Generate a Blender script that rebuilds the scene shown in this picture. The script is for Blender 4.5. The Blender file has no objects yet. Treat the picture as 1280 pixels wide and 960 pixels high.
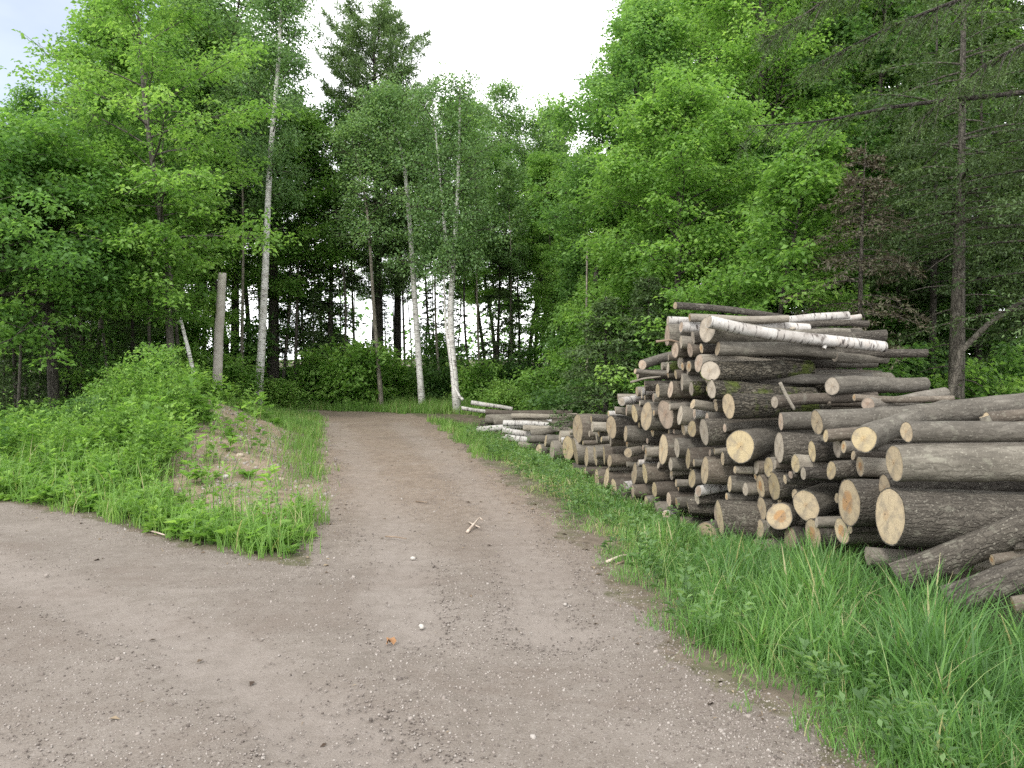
import bpy, math, random
import numpy as np

SEED = 7
rng = np.random.default_rng(SEED)
random.seed(SEED)
scene = bpy.context.scene
COL = scene.collection
R = math.radians
pi = math.pi

# ------------------------------------------------------------------ camera
FPX, HORIZ = 1024.0, 440.0
EYE = 1.5
PITCH = math.atan((480 - HORIZ) / FPX)
cam_data = bpy.data.cameras.new("camera")
cam_data.sensor_width = 36
cam_data.lens = 36 * FPX / 1280
cam_data.clip_start = 0.05
cam_data.clip_end = 4000
cam = bpy.data.objects.new("camera", cam_data)
cam.location = (0, 0, EYE)
cam.rotation_euler = (R(90) - PITCH, 0, 0)
COL.objects.link(cam)
scene.camera = cam
CP, SP = math.cos(PITCH), math.sin(PITCH)

def P(px, py, d):
    """world point on the pixel's ray at depth y = d"""
    u = (px - 640) / FPX
    v = (480 - py) / FPX
    r = np.array([u, CP + v * SP, -SP + v * CP])
    return np.array([0, 0, EYE]) + r * (d / r[1])

def project(p):
    x, y, z = p[0], p[1], p[2] - EYE
    f = y * CP - z * SP
    return 640 + FPX * x / f, 480 - FPX * (y * SP + z * CP) / f

# ------------------------------------------------------------------ terrain
def sm(a, b, x):
    t = np.clip((np.asarray(x, float) - a) / (b - a), 0, 1)
    return t * t * (3 - 2 * t)

XR = ([-60, -5, 2.95, 3.41, 4.15, 5.9, 8.5, 11.8, 15, 17.6, 18.6, 19.4, 20],
      [9, 2.2, 1.15, 1.0, .77, .58, .17, -.58, -1.3, -2.0, -2.6, -5.0, -30])
XL = ([5.6, 6.1, 7.3, 9.6, 12, 14.6, 16.5, 17.8, 18.4, 18.7],
      [-1.4, -1.56, -1.7, -2.2, -2.8, -3.4, -3.85, -4.2, -5.0, -16])
FR = ([-60, -14, -8, -5.05, -3.95, -2.8, -1.96, -1.4, -1.2],
      [34, 12.5, 9.6, 8.1, 7.5, 6.5, 5.95, 5.75, 5.6])

def wob(x, y, s=1.0, k=0.0):
    return (np.sin(1.7 * x * s + 2.3 * y * s + k) + np.sin(-2.9 * x * s + 1.3 * y * s + 1.7 * k + 1)
            + np.sin(4.1 * x * s + 3.7 * y * s + 2.2 * k) * .6) / 2.6

def d_right(x, y):
    return x - np.interp(y, *XR)

def d_mound(x, y):
    a = (y - np.interp(x, *FR)) * .85
    b = np.interp(y, *XL) - x
    return a, b

def height(x, y):
    x = np.asarray(x, float); y = np.asarray(y, float)
    z = .13 * sm(8, 18, y) + .10 * sm(19, 26, y)
    dr = d_right(x, y)
    z = z - .2 * sm(.15, 1.5, dr) * (1 - sm(16, 21, y))
    a, b = d_mound(x, y)
    A = .85 * (1 - 1.05 * sm(-4.1, -6.3, x + .22 * (y - 9)))
    z = z + A * sm(0, 3.6, a) * sm(0, 2.7, b) * (1 - .75 * sm(13.5, 18, y))
    z = z - .9 * sm(-5.8, -12, x + .2 * (y - 9)) * sm(9.5, 13, y)
    off = np.clip(np.maximum(dr, np.minimum(a, b)), 0, 1)
    z = z + (.006 + .035 * off) * wob(x, y, 1.1) + .02 * off * wob(x, y, 3.1, 2)
    # wheel ruts and windrows on the gravel
    z = z + .006 * wob(x * .6 + y * .25, y * .3, 3.0, 1)
    drop = np.clip(np.hypot(x * .6, y) - 40, 0, 75)
    z = z - .2 * drop * sm(0, 10, drop)
    return z

def hz(x, y):
    return float(height(np.array([x]), np.array([y]))[0])

# ------------------------------------------------------------------ mesh helpers
def mk(name, V, F, mats, midx=None, tint=None, smooth=False, parent=None, extra=None):
    V = np.asarray(V, np.float32); F = np.asarray(F, np.int32)
    me = bpy.data.meshes.new(name)
    me.vertices.add(len(V)); me.vertices.foreach_set("co", V.ravel())
    me.loops.add(F.size); me.loops.foreach_set("vertex_index", F.ravel())
    me.polygons.add(len(F))
    me.polygons.foreach_set("loop_start", np.arange(0, F.size, 4, dtype=np.int32))
    me.polygons.foreach_set("loop_total", np.full(len(F), 4, np.int32))
    for m in (mats if isinstance(mats, (list, tuple)) else [mats]):
        me.materials.append(m)
    if midx is not None:
        me.polygons.foreach_set("material_index", np.asarray(midx, np.int32))
    me.update(calc_edges=True)
    me.validate()
    if smooth:
        me.polygons.foreach_set("use_smooth", np.ones(len(me.polygons), bool))
    at = dict(extra or {})
    if tint is not None:
        at["tint"] = tint
    for k, v in at.items():
        a = me.attributes.new(k, 'FLOAT', 'POINT')
        a.data.foreach_set("value", np.asarray(v, np.float32))
    return me

def link(name, me, parent=None, loc=(0, 0, 0)):
    o = bpy.data.objects.new(name, me)
    COL.objects.link(o)
    o.location = loc
    if parent is not None:
        o.parent = parent
    return o

def empty(name, loc, rz=0.0):
    o = bpy.data.objects.new(name, None)
    o.empty_display_size = .2
    COL.objects.link(o)
    o.location = loc; o.rotation_euler = (0, 0, rz)
    return o

def tag(o, label=None, cat=None, group=None, kind=None):
    if label: o["label"] = label
    if cat: o["category"] = cat
    if group: o["group"] = group
    if kind: o["kind"] = kind
    return o

class MB:
    def __init__(s):
        s.V = []; s.F = []; s.T = []; s.M = []; s.n = 0
    def add(s, V, F, tint=None, mi=0):
        V = np.asarray(V, float).reshape(-1, 3); F = np.asarray(F, int).reshape(-1, 4)
        s.V.append(V); s.F.append(F + s.n); s.n += len(V)
        s.T.append(np.zeros(len(V)) if tint is None else np.asarray(tint, float))
        s.M.append(np.full(len(F), mi))
    def mesh(s, name, mats, smooth=False):
        return mk(name, np.concatenate(s.V), np.concatenate(s.F), mats, np.concatenate(s.M),
                  np.concatenate(s.T), smooth)
    def tube(s, pts, rad, n=6, mi=0, cap=True, lump=0.0, r=rng):
        pts = np.asarray(pts, float); k = len(pts)
        rad = np.broadcast_to(np.asarray(rad, float), (k,))
        tg = np.gradient(pts, axis=0)
        tg /= np.linalg.norm(tg, axis=1)[:, None] + 1e-9
        ref = np.array([1., 0, 0]) if abs(tg[0][0]) < .8 else np.array([0, 1., 0])
        a = np.linspace(0, 2 * pi, n, endpoint=False)
        V = np.empty((k, n, 3))
        for i in range(k):
            u = np.cross(tg[i], ref); u /= np.linalg.norm(u) + 1e-9
            w = np.cross(tg[i], u)
            rr = rad[i] * (1 + (lump * r.normal(size=n) if lump else 0))
            V[i] = pts[i] + (np.cos(a) * rr)[:, None] * u + (np.sin(a) * rr)[:, None] * w
        i, j = np.meshgrid(np.arange(k - 1), np.arange(n), indexing='ij')
        j2 = (j + 1) % n
        F = np.stack([i * n + j, i * n + j2, (i + 1) * n + j2, (i + 1) * n + j], -1).reshape(-1, 4)
        if cap and n % 2 == 0:
            b = (k - 1) * n
            for q in range(1, n // 2):
                F = np.concatenate([F, [[b + q - 1, b + q, b + n - 1 - q, b + (n - q) % n]]])
            for q in range(1, n // 2):
                F = np.concatenate([F, [[q, q - 1, (n - q) % n, n - 1 - q]]])
        s.add(V.reshape(-1, 3), F, None, mi)

def norm(v):
    return v / (np.linalg.norm(v, axis=-1, keepdims=True) + 1e-9)

def leaf_arrays(pos, d, nrm, L, W, curl=.12):
    """diamond leaf quads"""
    d = norm(d); s = norm(np.cross(d, nrm)); n = np.cross(s, d)
    L = L[:, None]; W = W[:, None]
    base = pos
    tip = pos + d * L - n * (L * curl * 1.2)
    mid = pos + d * L * .45 + n * (L * curl)
    V = np.stack([base, mid + s * W * .5, tip, mid - s * W * .5], 1).reshape(-1, 3)
    F = np.arange(len(pos) * 4).reshape(-1, 4)
    return V, F

# ------------------------------------------------------------------ materials
def nt(name):
    m = bpy.data.materials.new(name); m.use_nodes = True
    t = m.node_tree
    b = t.nodes["Principled BSDF"]
    return m, t, b

def N(t, typ, **kw):
    n = t.nodes.new(typ)
    for k, v in kw.items():
        if k.startswith("i_"):
            n.inputs[k[2:].replace("_", " ")].default_value = v
        else:
            setattr(n, k, v)
    return n

def ramp(t, fac, stops, interp='LINEAR'):
    r = t.nodes.new("ShaderNodeValToRGB")
    r.color_ramp.interpolation = interp
    els = r.color_ramp.elements
    while len(els) < len(stops):
        els.new(.5)
    for e, (p, c) in zip(els, stops):
        e.position = p
        e.color = (*c, 1) if len(c) == 3 else c
    t.links.new(fac, r.inputs[0])
    return r.outputs[0]

def mixc(t, fac, a, b, mode='MIX'):
    m = t.nodes.new("ShaderNodeMix"); m.data_type = 'RGBA'; m.blend_type = mode
    for sock, v in ((m.inputs[0], fac), (m.inputs[6], a), (m.inputs[7], b)):
        if isinstance(v, (int, float)): sock.default_value = v
        elif isinstance(v, tuple): sock.default_value = (*v, 1) if len(v) == 3 else v
        else: t.links.new(v, sock)
    return m.outputs[2]

def mth(t, op, a, b=None, c=None):
    m = t.nodes.new("ShaderNodeMath"); m.operation = op
    for i, v in enumerate((a, b, c)):
        if v is None: continue
        if isinstance(v, (int, float)): m.inputs[i].default_value = v
        else: t.links.new(v, m.inputs[i])
    return m.outputs[0]

def noise(t, vec, scale, detail=4, rough=.6, dist=0.0):
    n = t.nodes.new("ShaderNodeTexNoise")
    n.inputs["Scale"].default_value = scale; n.inputs["Detail"].default_value = detail
    n.inputs["Roughness"].default_value = rough; n.inputs["Distortion"].default_value = dist
    if vec is not None: t.links.new(vec, n.inputs["Vector"])
    return n.outputs["Fac"]

def mapping(t, vec, scale=(1, 1, 1), loc=(0, 0, 0)):
    m = t.nodes.new("ShaderNodeMapping")
    m.inputs["Scale"].default_value = scale; m.inputs["Location"].default_value = loc
    t.links.new(vec, m.inputs["Vector"])
    return m.outputs[0]

def objvec(t, shift=True):
    """object coordinates moved by a random offset for each object"""
    tc = t.nodes.new("ShaderNodeTexCoord")
    if not shift: return tc.outputs["Object"], None
    oi = t.nodes.new("ShaderNodeObjectInfo")
    k = mth(t, 'MULTIPLY', oi.outputs["Random"], 37.0)
    cx = t.nodes.new("ShaderNodeCombineXYZ")
    for i in range(3): t.links.new(k, cx.inputs[i])
    va = t.nodes.new("ShaderNodeVectorMath"); va.operation = 'ADD'
    t.links.new(tc.outputs["Object"], va.inputs[0]); t.links.new(cx.outputs[0], va.inputs[1])
    return va.outputs[0], oi.outputs["Random"]

def bump(t, b, h, strength, dist):
    n = t.nodes.new("ShaderNodeBump")
    n.inputs["Strength"].default_value = strength; n.inputs["Distance"].default_value = dist
    t.links.new(h, n.inputs["Height"]); t.links.new(n.outputs[0], b.inputs["Normal"])

def leaf_mat(name, stops, transl=.4, rough=.5, tcol=(1.2, 1.25, .75), spec=.3):
    m, t, b = nt(name)
    a = N(t, "ShaderNodeAttribute", attribute_name="tint")
    oi = N(t, "ShaderNodeObjectInfo")
    f = mth(t, 'ADD', a.outputs["Fac"], mth(t, 'MULTIPLY', mth(t, 'SUBTRACT', oi.outputs["Random"], .5), .3))
    c = ramp(t, f, stops)
    t.links.new(c, b.inputs["Base Color"])
    b.inputs["Roughness"].default_value = rough
    b.inputs["Specular IOR Level"].default_value = spec
    tr = N(t, "ShaderNodeBsdfTranslucent")
    t.links.new(mixc(t, 1.0, c, tcol, 'MULTIPLY'), tr.inputs["Color"])
    mx = N(t, "ShaderNodeMixShader"); mx.inputs[0].default_value = transl
    t.links.new(b.outputs[0], mx.inputs[1]); t.links.new(tr.outputs[0], mx.inputs[2])
    t.links.new(mx.outputs[0], t.nodes["Material Output"].inputs["Surface"])
    return m

M = {}
M['maple_leaf'] = leaf_mat("maple_leaf", [(0, (.075, .165, .045)), (.5, (.15, .29, .082)), (1, (.26, .43, .13))], .58)
M['bright_leaf'] = leaf_mat("bright_leaf", [(0, (.11, .22, .05)), (.5, (.205, .37, .088)), (1, (.34, .52, .145))], .58)
M['birch_leaf'] = leaf_mat("birch_leaf", [(0, (.10, .185, .07)), (.5, (.18, .305, .12)), (1, (.28, .42, .175))], .5)
M['dark_leaf'] = leaf_mat("dark_leaf", [(0, (.065, .135, .045)), (.5, (.105, .205, .065)), (1, (.16, .275, .09))], .58)
M['pine_needle'] = leaf_mat("pine_needle", [(0, (.13, .205, .09)), (.5, (.205, .30, .135)), (1, (.29, .40, .18))], .35, .5, (1.1, 1.15, .7))
M['hemlock_needle'] = leaf_mat("hemlock_needle", [(0, (.055, .095, .038)), (.5, (.098, .155, .058)), (1, (.155, .235, .085))], .3, .5, (1.1, 1.15, .7))
M['dead_needle'] = leaf_mat("dead_needle", [(0, (.09, .077, .057)), (.5, (.13, .112, .082)), (1, (.14, .16, .085))], .2, .7, (1.2, 1, .8))
M['weed_leaf'] = leaf_mat("weed_leaf", [(0, (.10, .205, .042)), (.5, (.195, .35, .075)), (1, (.31, .48, .125))], .45)
M['grass_blade'] = leaf_mat("grass_blade", [(0, (.09, .18, .045)), (.45, (.155, .295, .068)), (.85, (.24, .39, .10)), (1, (.44, .41, .22))], .45, .45)
M['tall_grass_blade'] = leaf_mat("tall_grass_blade", [(0, (.058, .132, .04)), (.45, (.12, .25, .07)), (.9, (.225, .39, .11)), (1, (.44, .42, .23))], .45, .4)

def bark_mat(name, axis, kind):
    m, t, b = nt(name)
    v, rnd = objvec(t)
    st = (.16, 1, 1) if axis == 'X' else (1, 1, .16)
    inv = (5, 1, 1) if axis == 'X' else (1, 1, 5)
    vs = mapping(t, v, st)
    if kind == 'birch':
        blot = noise(t, v, 5, 3, .6)
        dash = noise(t, mapping(t, v, inv), 9, 3, .6)
        big = noise(t, mapping(t, v, (2, 1, 1) if axis == 'X' else (1, 1, 2)), 4.5, 5, .7)
        c = ramp(t, blot, [(.3, (.42, .39, .36)), (.55, (.66, .645, .62)), (.75, (.54, .49, .45))] if axis == 'Z' else [(.3, (.27, .245, .22)), (.55, (.45, .435, .41)), (.75, (.34, .29, .255))])
        c = mixc(t, ramp(t, dash, [(.56, (0, 0, 0)), (.66, (1, 1, 1))]), c, (.07, .06, .055))
        c = mixc(t, ramp(t, big, [(.60, (0, 0, 0)), (.70, (1, 1, 1))]), c, (.10, .085, .075))
        h = mth(t, 'ADD', dash, big); bs, bd = .35, .01
    else:
        pal = {'grey': [(.25, (.056, .051, .044)), (.5, (.118, .109, .094)), (.72, (.225, .212, .187))],
               'pale': [(.25, (.125, .112, .096)), (.5, (.21, .192, .165)), (.72, (.33, .31, .275))],
               'dark': [(.25, (.034, .030, .026)), (.5, (.080, .072, .062)), (.75, (.165, .152, .132))],
               'brown': [(.25, (.052, .044, .036)), (.5, (.11, .094, .078)), (.75, (.20, .175, .148))],
               'mossy': [(.25, (.036, .032, .025)), (.5, (.082, .073, .056)), (.75, (.15, .137, .11))]}[kind]
        fine = noise(t, vs, 38 if kind in ('dark', 'mossy') else 26, 6, .7, .4)
        blot = noise(t, v, 7, 4, .6)
        f = mth(t, 'ADD', mth(t, 'MULTIPLY', fine, .6), mth(t, 'MULTIPLY', blot, .4))
        c = ramp(t, f, pal)
        vo = N(t, "ShaderNodeTexVoronoi", feature='DISTANCE_TO_EDGE'); vo.inputs["Scale"].default_value = 34 if kind in ('dark', 'mossy') else 22
        wv = mapping(t, v, (.22, 1, 1) if axis == 'X' else (1, 1, .22))
        wd = N(t, "ShaderNodeVectorMath", operation='ADD'); t.links.new(wv, wd.inputs[0])
        nn = N(t, "ShaderNodeTexNoise"); nn.inputs["Scale"].default_value = 14; t.links.new(v, nn.inputs["Vector"])
        sc_ = N(t, "ShaderNodeVectorMath", operation='SCALE'); t.links.new(nn.outputs["Color"], sc_.inputs[0]); sc_.inputs["Scale"].default_value = .07
        t.links.new(sc_.outputs[0], wd.inputs[1]); t.links.new(wd.outputs[0], vo.inputs["Vector"])
        fis = ramp(t, vo.outputs["Distance"], [(0, (1, 1, 1)), (.16, (0, 0, 0))])
        c = mixc(t, mth(t, 'MULTIPLY', fis, .8 if kind == 'mossy' or axis == 'Z' else (.35 if kind == 'dark' else .22)), c, tuple(q * .45 for q in pal[0][1]))
        spk = noise(t, v, 75, 2, .5)
        c = mixc(t, mth(t, 'MULTIPLY', ramp(t, spk, [(.60, (0, 0, 0)), (.68, (1, 1, 1))]), .5), c, (.27, .26, .225))
        # pale lichen patches
        li = noise(t, v, 11, 3, .55)
        c = mixc(t, mth(t, 'MULTIPLY', ramp(t, li, [(.60, (0, 0, 0)), (.68, (1, 1, 1))]), .35), c, (.24, .24, .20))
        if kind == 'mossy':
            mo = noise(t, v, 3.2, 4, .65)
            c = mixc(t, ramp(t, mo, [(.50, (0, 0, 0)), (.58, (1, 1, 1))]), c, (.075, .10, .02))
        if rnd is not None:
            c = mixc(t, 1.0, c, ramp(t, rnd, [(0, (.78, .76, .74)), (1, (1.2, 1.17, 1.1))]), 'MULTIPLY')
        h = mth(t, 'SUBTRACT', f, mth(t, 'MULTIPLY', fis, .5 if kind == 'mossy' or axis == 'Z' else .2)); bs, bd = (.9, .03) if kind in ('dark', 'mossy') else (.6, .015)
    t.links.new(c, b.inputs["Base Color"])
    b.inputs["Roughness"].default_value = .85
    b.inputs["Specular IOR Level"].default_value = .25
    bump(t, b, h, bs, bd)
    return m

for k in ('grey', 'pale', 'dark', 'brown', 'mossy', 'birch'):
    M['log_' + k] = bark_mat(k + "_log_bark", 'X', k)
for k in ('grey', 'pale', 'dark', 'birch'):
    M['tree_' + k] = bark_mat(k + "_tree_bark", 'Z', k)

def cut_mat(name, base, edge, heart, heart_r):
    m, t, b = nt(name)
    v, rnd = objvec(t, False)
    oi = N(t, "ShaderNodeObjectInfo"); rnd = oi.outputs["Random"]
    a = N(t, "ShaderNodeAttribute", attribute_name="tint")   # 0 at the pith, 1 under the bark
    n1 = noise(t, v, 9, 4, .6)
    n2 = noise(t, v, 60, 3, .6)
    rr = mth(t, 'ADD', a.outputs["Fac"], mth(t, 'MULTIPLY', mth(t, 'SUBTRACT', n1, .5), .45))
    c = ramp(t, rr, [(0, heart), (heart_r, heart), (heart_r + .14, base), (.85, base), (1, edge)])
    ring = mth(t, 'SINE', mth(t, 'MULTIPLY', rr, 75.0))
    c = mixc(t, mth(t, 'MULTIPLY', mth(t, 'ADD', ring, 1.0), .14), c, (.2, .14, .08))
    # saw marks and drying checks
    saw = noise(t, mapping(t, v, (1, 3, 34)), 5, 2, .5)
    c = mixc(t, mth(t, 'MULTIPLY', saw, .25), c, (.3, .25, .19))
    chk = noise(t, mapping(t, v, (1, 26, 3)), 2.4, 2, .5)
    c = mixc(t, ramp(t, chk, [(.70, (0, 0, 0)), (.74, (.6, .6, .6))]), c, (.12, .085, .06))
    sx = N(t, "ShaderNodeSeparateXYZ"); t.links.new(v, sx.inputs[0])
    ang = mth(t, 'ARCTAN2', sx.outputs[1], sx.outputs[2])
    w1 = N(t, "ShaderNodeTexNoise", noise_dimensions='1D'); w1.inputs["Scale"].default_value = 1.7; w1.inputs["Detail"].default_value = 3
    t.links.new(mth(t, 'ADD', mth(t, 'ADD', ang, mth(t, 'MULTIPLY', rnd, 60.0)), mth(t, 'MULTIPLY', n1, .12)), w1.inputs["W"])
    crk = ramp(t, mth(t, 'ABSOLUTE', mth(t, 'SUBTRACT', w1.outputs["Fac"], .5)), [(0, (1, 1, 1)), (.016, (0, 0, 0))])
    crk = mth(t, 'MULTIPLY', crk, ramp(t, rr, [(.55, (1, 1, 1)), (.95, (0, 0, 0))]))
    c = mixc(t, mth(t, 'MULTIPLY', crk, .32), c, (.06, .042, .03))
    dirt = noise(t, v, 14, 4, .65)
    c = mixc(t, mth(t, 'MULTIPLY', ramp(t, dirt, [(.46, (0, 0, 0)), (.64, (1, 1, 1))]), .55), c, (.17, .148, .125))
    c = mixc(t, 1.0, c, ramp(t, rnd, [(0, (.72, .71, .71)), (1, (1.25, 1.24, 1.21))]), 'MULTIPLY')
    c = mixc(t, mth(t, 'MULTIPLY', n2, .2), c, (.2, .17, .13))
    t.links.new(c, b.inputs["Base Color"])
    b.inputs["Roughness"].default_value = .9
    b.inputs["Specular IOR Level"].default_value = .15
    bump(t, b, mth(t, 'ADD', saw, n2), .3, .003)
    return m

M['cut_tan'] = cut_mat("tan_cut_wood", (.44, .36, .245), (.34, .27, .18), (.38, .28, .175), .12)
M['cut_orange'] = cut_mat("orange_heart_cut_wood", (.46, .375, .25), (.33, .26, .17), (.42, .235, .10), .42)
M['cut_grey'] = cut_mat("weathered_grey_cut_wood", (.37, .335, .285), (.27, .24, .205), (.31, .27, .22), .2)
M['cut_yellow'] = cut_mat("yellow_cut_wood", (.43, .355, .215), (.35, .28, .165), (.40, .305, .165), .2)
M['cut_pink'] = cut_mat("pinkish_cut_wood", (.43, .345, .28), (.33, .26, .21), (.37, .27, .21), .25)

def simple_mat(name, c1, c2, scale=20, rough=.9, bs=.4, bd=.01):
    m, t, b = nt(name)
    v, rnd = objvec(t)
    n = noise(t, v, scale, 4, .6)
    t.links.new(ramp(t, n, [(.3, c1), (.7, c2)]), b.inputs["Base Color"])
    b.inputs["Roughness"].default_value = rough
    bump(t, b, n, bs, bd)
    return m
M['stone_white'] = simple_mat("white_stone", (.34, .32, .29), (.52, .49, .45))
M['stone_tan'] = simple_mat("tan_stone", (.32, .26, .2), (.48, .41, .33))
M['dead_leaf'] = simple_mat("dry_brown_leaf", (.22, .11, .05), (.34, .19, .09))
M['stick'] = simple_mat("bleached_stick", (.30, .23, .18), (.58, .50, .42), 9)
M['twig'] = simple_mat("brown_twig", (.14, .10, .07), (.28, .21, .15), 9)

def pebble_mat():
    m, t, b = nt("gravel_stone")
    a = N(t, "ShaderNodeAttribute", attribute_name="tint")
    c = ramp(t, a.outputs["Fac"], [(0, (.09, .074, .063)), (.4, (.19, .16, .14)), (.75, (.28, .245, .218)), (.95, (.32, .288, .26)), (1, (.36, .33, .30))])
    t.links.new(c, b.inputs["Base Color"]); b.inputs["Roughness"].default_value = .85
    return m
M['pebble'] = pebble_mat()

def ground_mat():
    m, t, b = nt("gravel_and_soil")
    tc = N(t, "ShaderNodeTexCoord"); v = tc.outputs["Object"]
    ra = N(t, "ShaderNodeAttribute", attribute_name="road").outputs["Fac"]
    ba = N(t, "ShaderNodeAttribute", attribute_name="bare").outputs["Fac"]
    br = N(t, "ShaderNodeAttribute", attribute_name="branch").outputs["Fac"]
    # gravel: fines with stones of several sizes set in it
    n_lo = noise(t, v, .8, 4, .6)
    n_mid = noise(t, v, 9, 5, .65)
    n_hi = noise(t, v, 95, 4, .7)
    fines = ramp(t, mth(t, 'ADD', mth(t, 'MULTIPLY', n_lo, .45), mth(t, 'MULTIPLY', n_mid, .55)),
                 [(.3, (.148, .127, .107)), (.5, (.198, .172, .148)), (.7, (.247, .219, .193))])
    warm = ramp(t, n_mid, [(.3, (.17, .130, .097)), (.7, (.272, .216, .168))])
    g = mixc(t, mth(t, 'MULTIPLY', br, .95), fines, warm)
    g = mixc(t, ramp(t, n_hi, [(.35, (.55, .55, .55)), (.5, (0, 0, 0))]), g, (.12, .095, .08))
    for sc, amt in ((48, .55), (85, .6), (150, .5)):
        vo = N(t, "ShaderNodeTexVoronoi"); vo.inputs["Scale"].default_value = sc
        t.links.new(v, vo.inputs["Vector"])
        core = ramp(t, vo.outputs["Distance"], [(.22, (1, 1, 1)), (.36, (0, 0, 0))])
        sx = N(t, "ShaderNodeSeparateColor"); t.links.new(vo.outputs["Color"], sx.inputs[0])
        sel = ramp(t, mth(t, 'ADD', sx.outputs[0], mth(t, 'MULTIPLY', mth(t, 'SUBTRACT', n_mid, .5), .6)), [(.52, (0, 0, 0)), (.56, (1, 1, 1))])
        stone = ramp(t, sx.outputs[1], [(0, (.10, .083, .073)), (.5, (.21, .183, .163)), (1, (.33, .30, .275))])
        g = mixc(t, mth(t, 'MULTIPLY', mth(t, 'MULTIPLY', core, sel), amt), g, stone)
    wear = noise(t, mapping(t, v, (.75, 1.0, 1), (3, 7, 0)), 1.1, 5, .6, .8)
    g = mixc(t, ramp(t, wear, [(.34, (.5, .5, .5)), (.5, (0, 0, 0))]), g, (.155, .125, .104))
    g = mixc(t, ramp(t, wear, [(.54, (0, 0, 0)), (.72, (.45, .45, .45))]), g, (.285, .25, .222))
    tk = N(t, "ShaderNodeAttribute", attribute_name="track").outputs["Fac"]
    g = mixc(t, mth(t, 'MULTIPLY', tk, mth(t, 'ADD', .0, mth(t, 'MULTIPLY', n_mid, .75))), g, (.275, .24, .214))
    # soil and duff off the road
    soil = ramp(t, n_mid, [(.3, (.10, .082, .062)), (.55, (.16, .13, .10)), (.75, (.23, .19, .15))])
    soil = mixc(t, ramp(t, noise(t, v, 2.3, 4, .6), [(.42, (0, 0, 0)), (.62, (.5, .5, .5))]), soil, (.075, .095, .035))
    bare = ramp(t, n_mid, [(.3, (.18, .135, .095)), (.55, (.29, .228, .168)), (.75, (.39, .325, .255))])
    s = mixc(t, ba, soil, bare)
    edge = mth(t, 'ADD', ra, mth(t, 'MULTIPLY', mth(t, 'SUBTRACT', n_mid, .5), .8))
    f = ramp(t, edge, [(.4, (0, 0, 0)), (.6, (1, 1, 1))])
    c = mixc(t, f, s, g)
    t.links.new(c, b.inputs["Base Color"])
    b.inputs["Roughness"].default_value = .95
    b.inputs["Specular IOR Level"].default_value = .15
    h = mth(t, 'ADD', mth(t, 'MULTIPLY', n_mid, .6), mth(t, 'MULTIPLY', n_hi, .5))
    bump(t, b, h, .8, .02)
    return m
M['ground'] = ground_mat()

# ------------------------------------------------------------------ ground and road sheets
def axis_grid(lo, a, b, hi, step, grow=1.09):
    mid = list(np.arange(a, b + 1e-6, step))
    up, s = [], step
    x = mid[-1]
    while x < hi:
        s = min(s * grow, 60); x += s; up.append(x)
    dn, s = [], step
    x = mid[0]
    while x > lo:
        s = min(s * grow, 60); x -= s; dn.append(x)
    return np.array(dn[::-1] + mid + up)

gx = axis_grid(-900, -6.5, 4.5, 900, .07)
gy = axis_grid(-40, 1.8, 14, 1800, .07)
GX, GY = np.meshgrid(gx, gy, indexing='ij')
GZ = height(GX, GY)
def road_mask(x, y):
    dr = d_right(x, y); a, b = d_mound(x, y)
    e = .12 * wob(x, y, 2.4, 1) + .07 * wob(x, y, 7, 3)
    out = np.maximum(dr, np.minimum(a, b))      # > 0 off the road
    return out + e
TRK = [[(-7, 8.3), (-5, 6.7), (-3.2, 5.3), (-1.6, 4.1), (-.6, 3.0), (.1, 2.2), (.4, 1)], [(-7, 6.0), (-4.8, 4.8), (-3.0, 3.6), (-1.7, 2.6), (-1.1, 1.9)],
       [(-3.6, 16), (-2.9, 14), (-1.95, 10.5), (-1.2, 7.5), (-.75, 5.6), (-.6, 4.3)], [(-2.2, 16), (-1.7, 14), (-.75, 10.5), (-.1, 7.5), (.15, 5.6), (.2, 4.3)]]
def track(x, y):
    best = np.full(np.shape(x), 9.0)
    for ln in TRK:
        ln = np.array(ln); s = np.linspace(0, 1, 60)
        k = np.linspace(0, 1, len(ln)); q = np.stack([np.interp(s, k, ln[:, 0]), np.interp(s, k, ln[:, 1])], 1)
        for a, b in q: best = np.minimum(best, (x - a) ** 2 + (y - b) ** 2)
    return sm(.36, .08, np.sqrt(best) + .08 * wob(x, y, 2.1, 9))
TF = track(GX, GY)
GZ = GZ - .014 * TF
rm = road_mask(GX, GY)
road_f = sm(.25, -.25, rm)
def bare_mask(x, y):
    # worn earth on the flank of the mound
    c = ((x + 3.0 + .22 * (y - 9.6)) / 1.0) ** 2 + ((y - 10.0) / 3.3) ** 2
    c2 = ((x + 4.2) / 1.6) ** 2 + ((y - 12.6) / 1.1) ** 2
    return np.clip(np.maximum(sm(1.3, .5, c), sm(1.2, .6, c2)) * (1.15 + .6 * wob(x, y, 3.2, 4)), 0, 1) * (1 - .8 * sm(.75, .25, np.interp(y, *XL) - x) * sm(8.5, 10, y))
bare_f = bare_mask(GX, GY)
branch_f = sm(4.5, 9, GY + .5 * GX) 
nx, ny = GX.shape
idx = np.arange(nx * ny).reshape(nx, ny)
FQ = np.stack([idx[:-1, :-1], idx[1:, :-1], idx[1:, 1:], idx[:-1, 1:]], -1).reshape(-1, 4)
GV = np.stack([GX, GY, GZ], -1).reshape(-1, 3)
fc = rm.ravel()[FQ].mean(1)
def submesh(name, sel):
    F = FQ[sel]; u, inv = np.unique(F, return_inverse=True)
    return mk(name, GV[u], inv.reshape(-1, 4), M['ground'], smooth=True,
              extra={"road": road_f.ravel()[u], "bare": bare_f.ravel()[u], "branch": branch_f.ravel()[u], "track": TF.ravel()[u]})
tag(link("road", submesh("road", fc < 0)), kind="structure")
tag(link("ground", submesh("ground", fc >= 0)), kind="structure")

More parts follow.
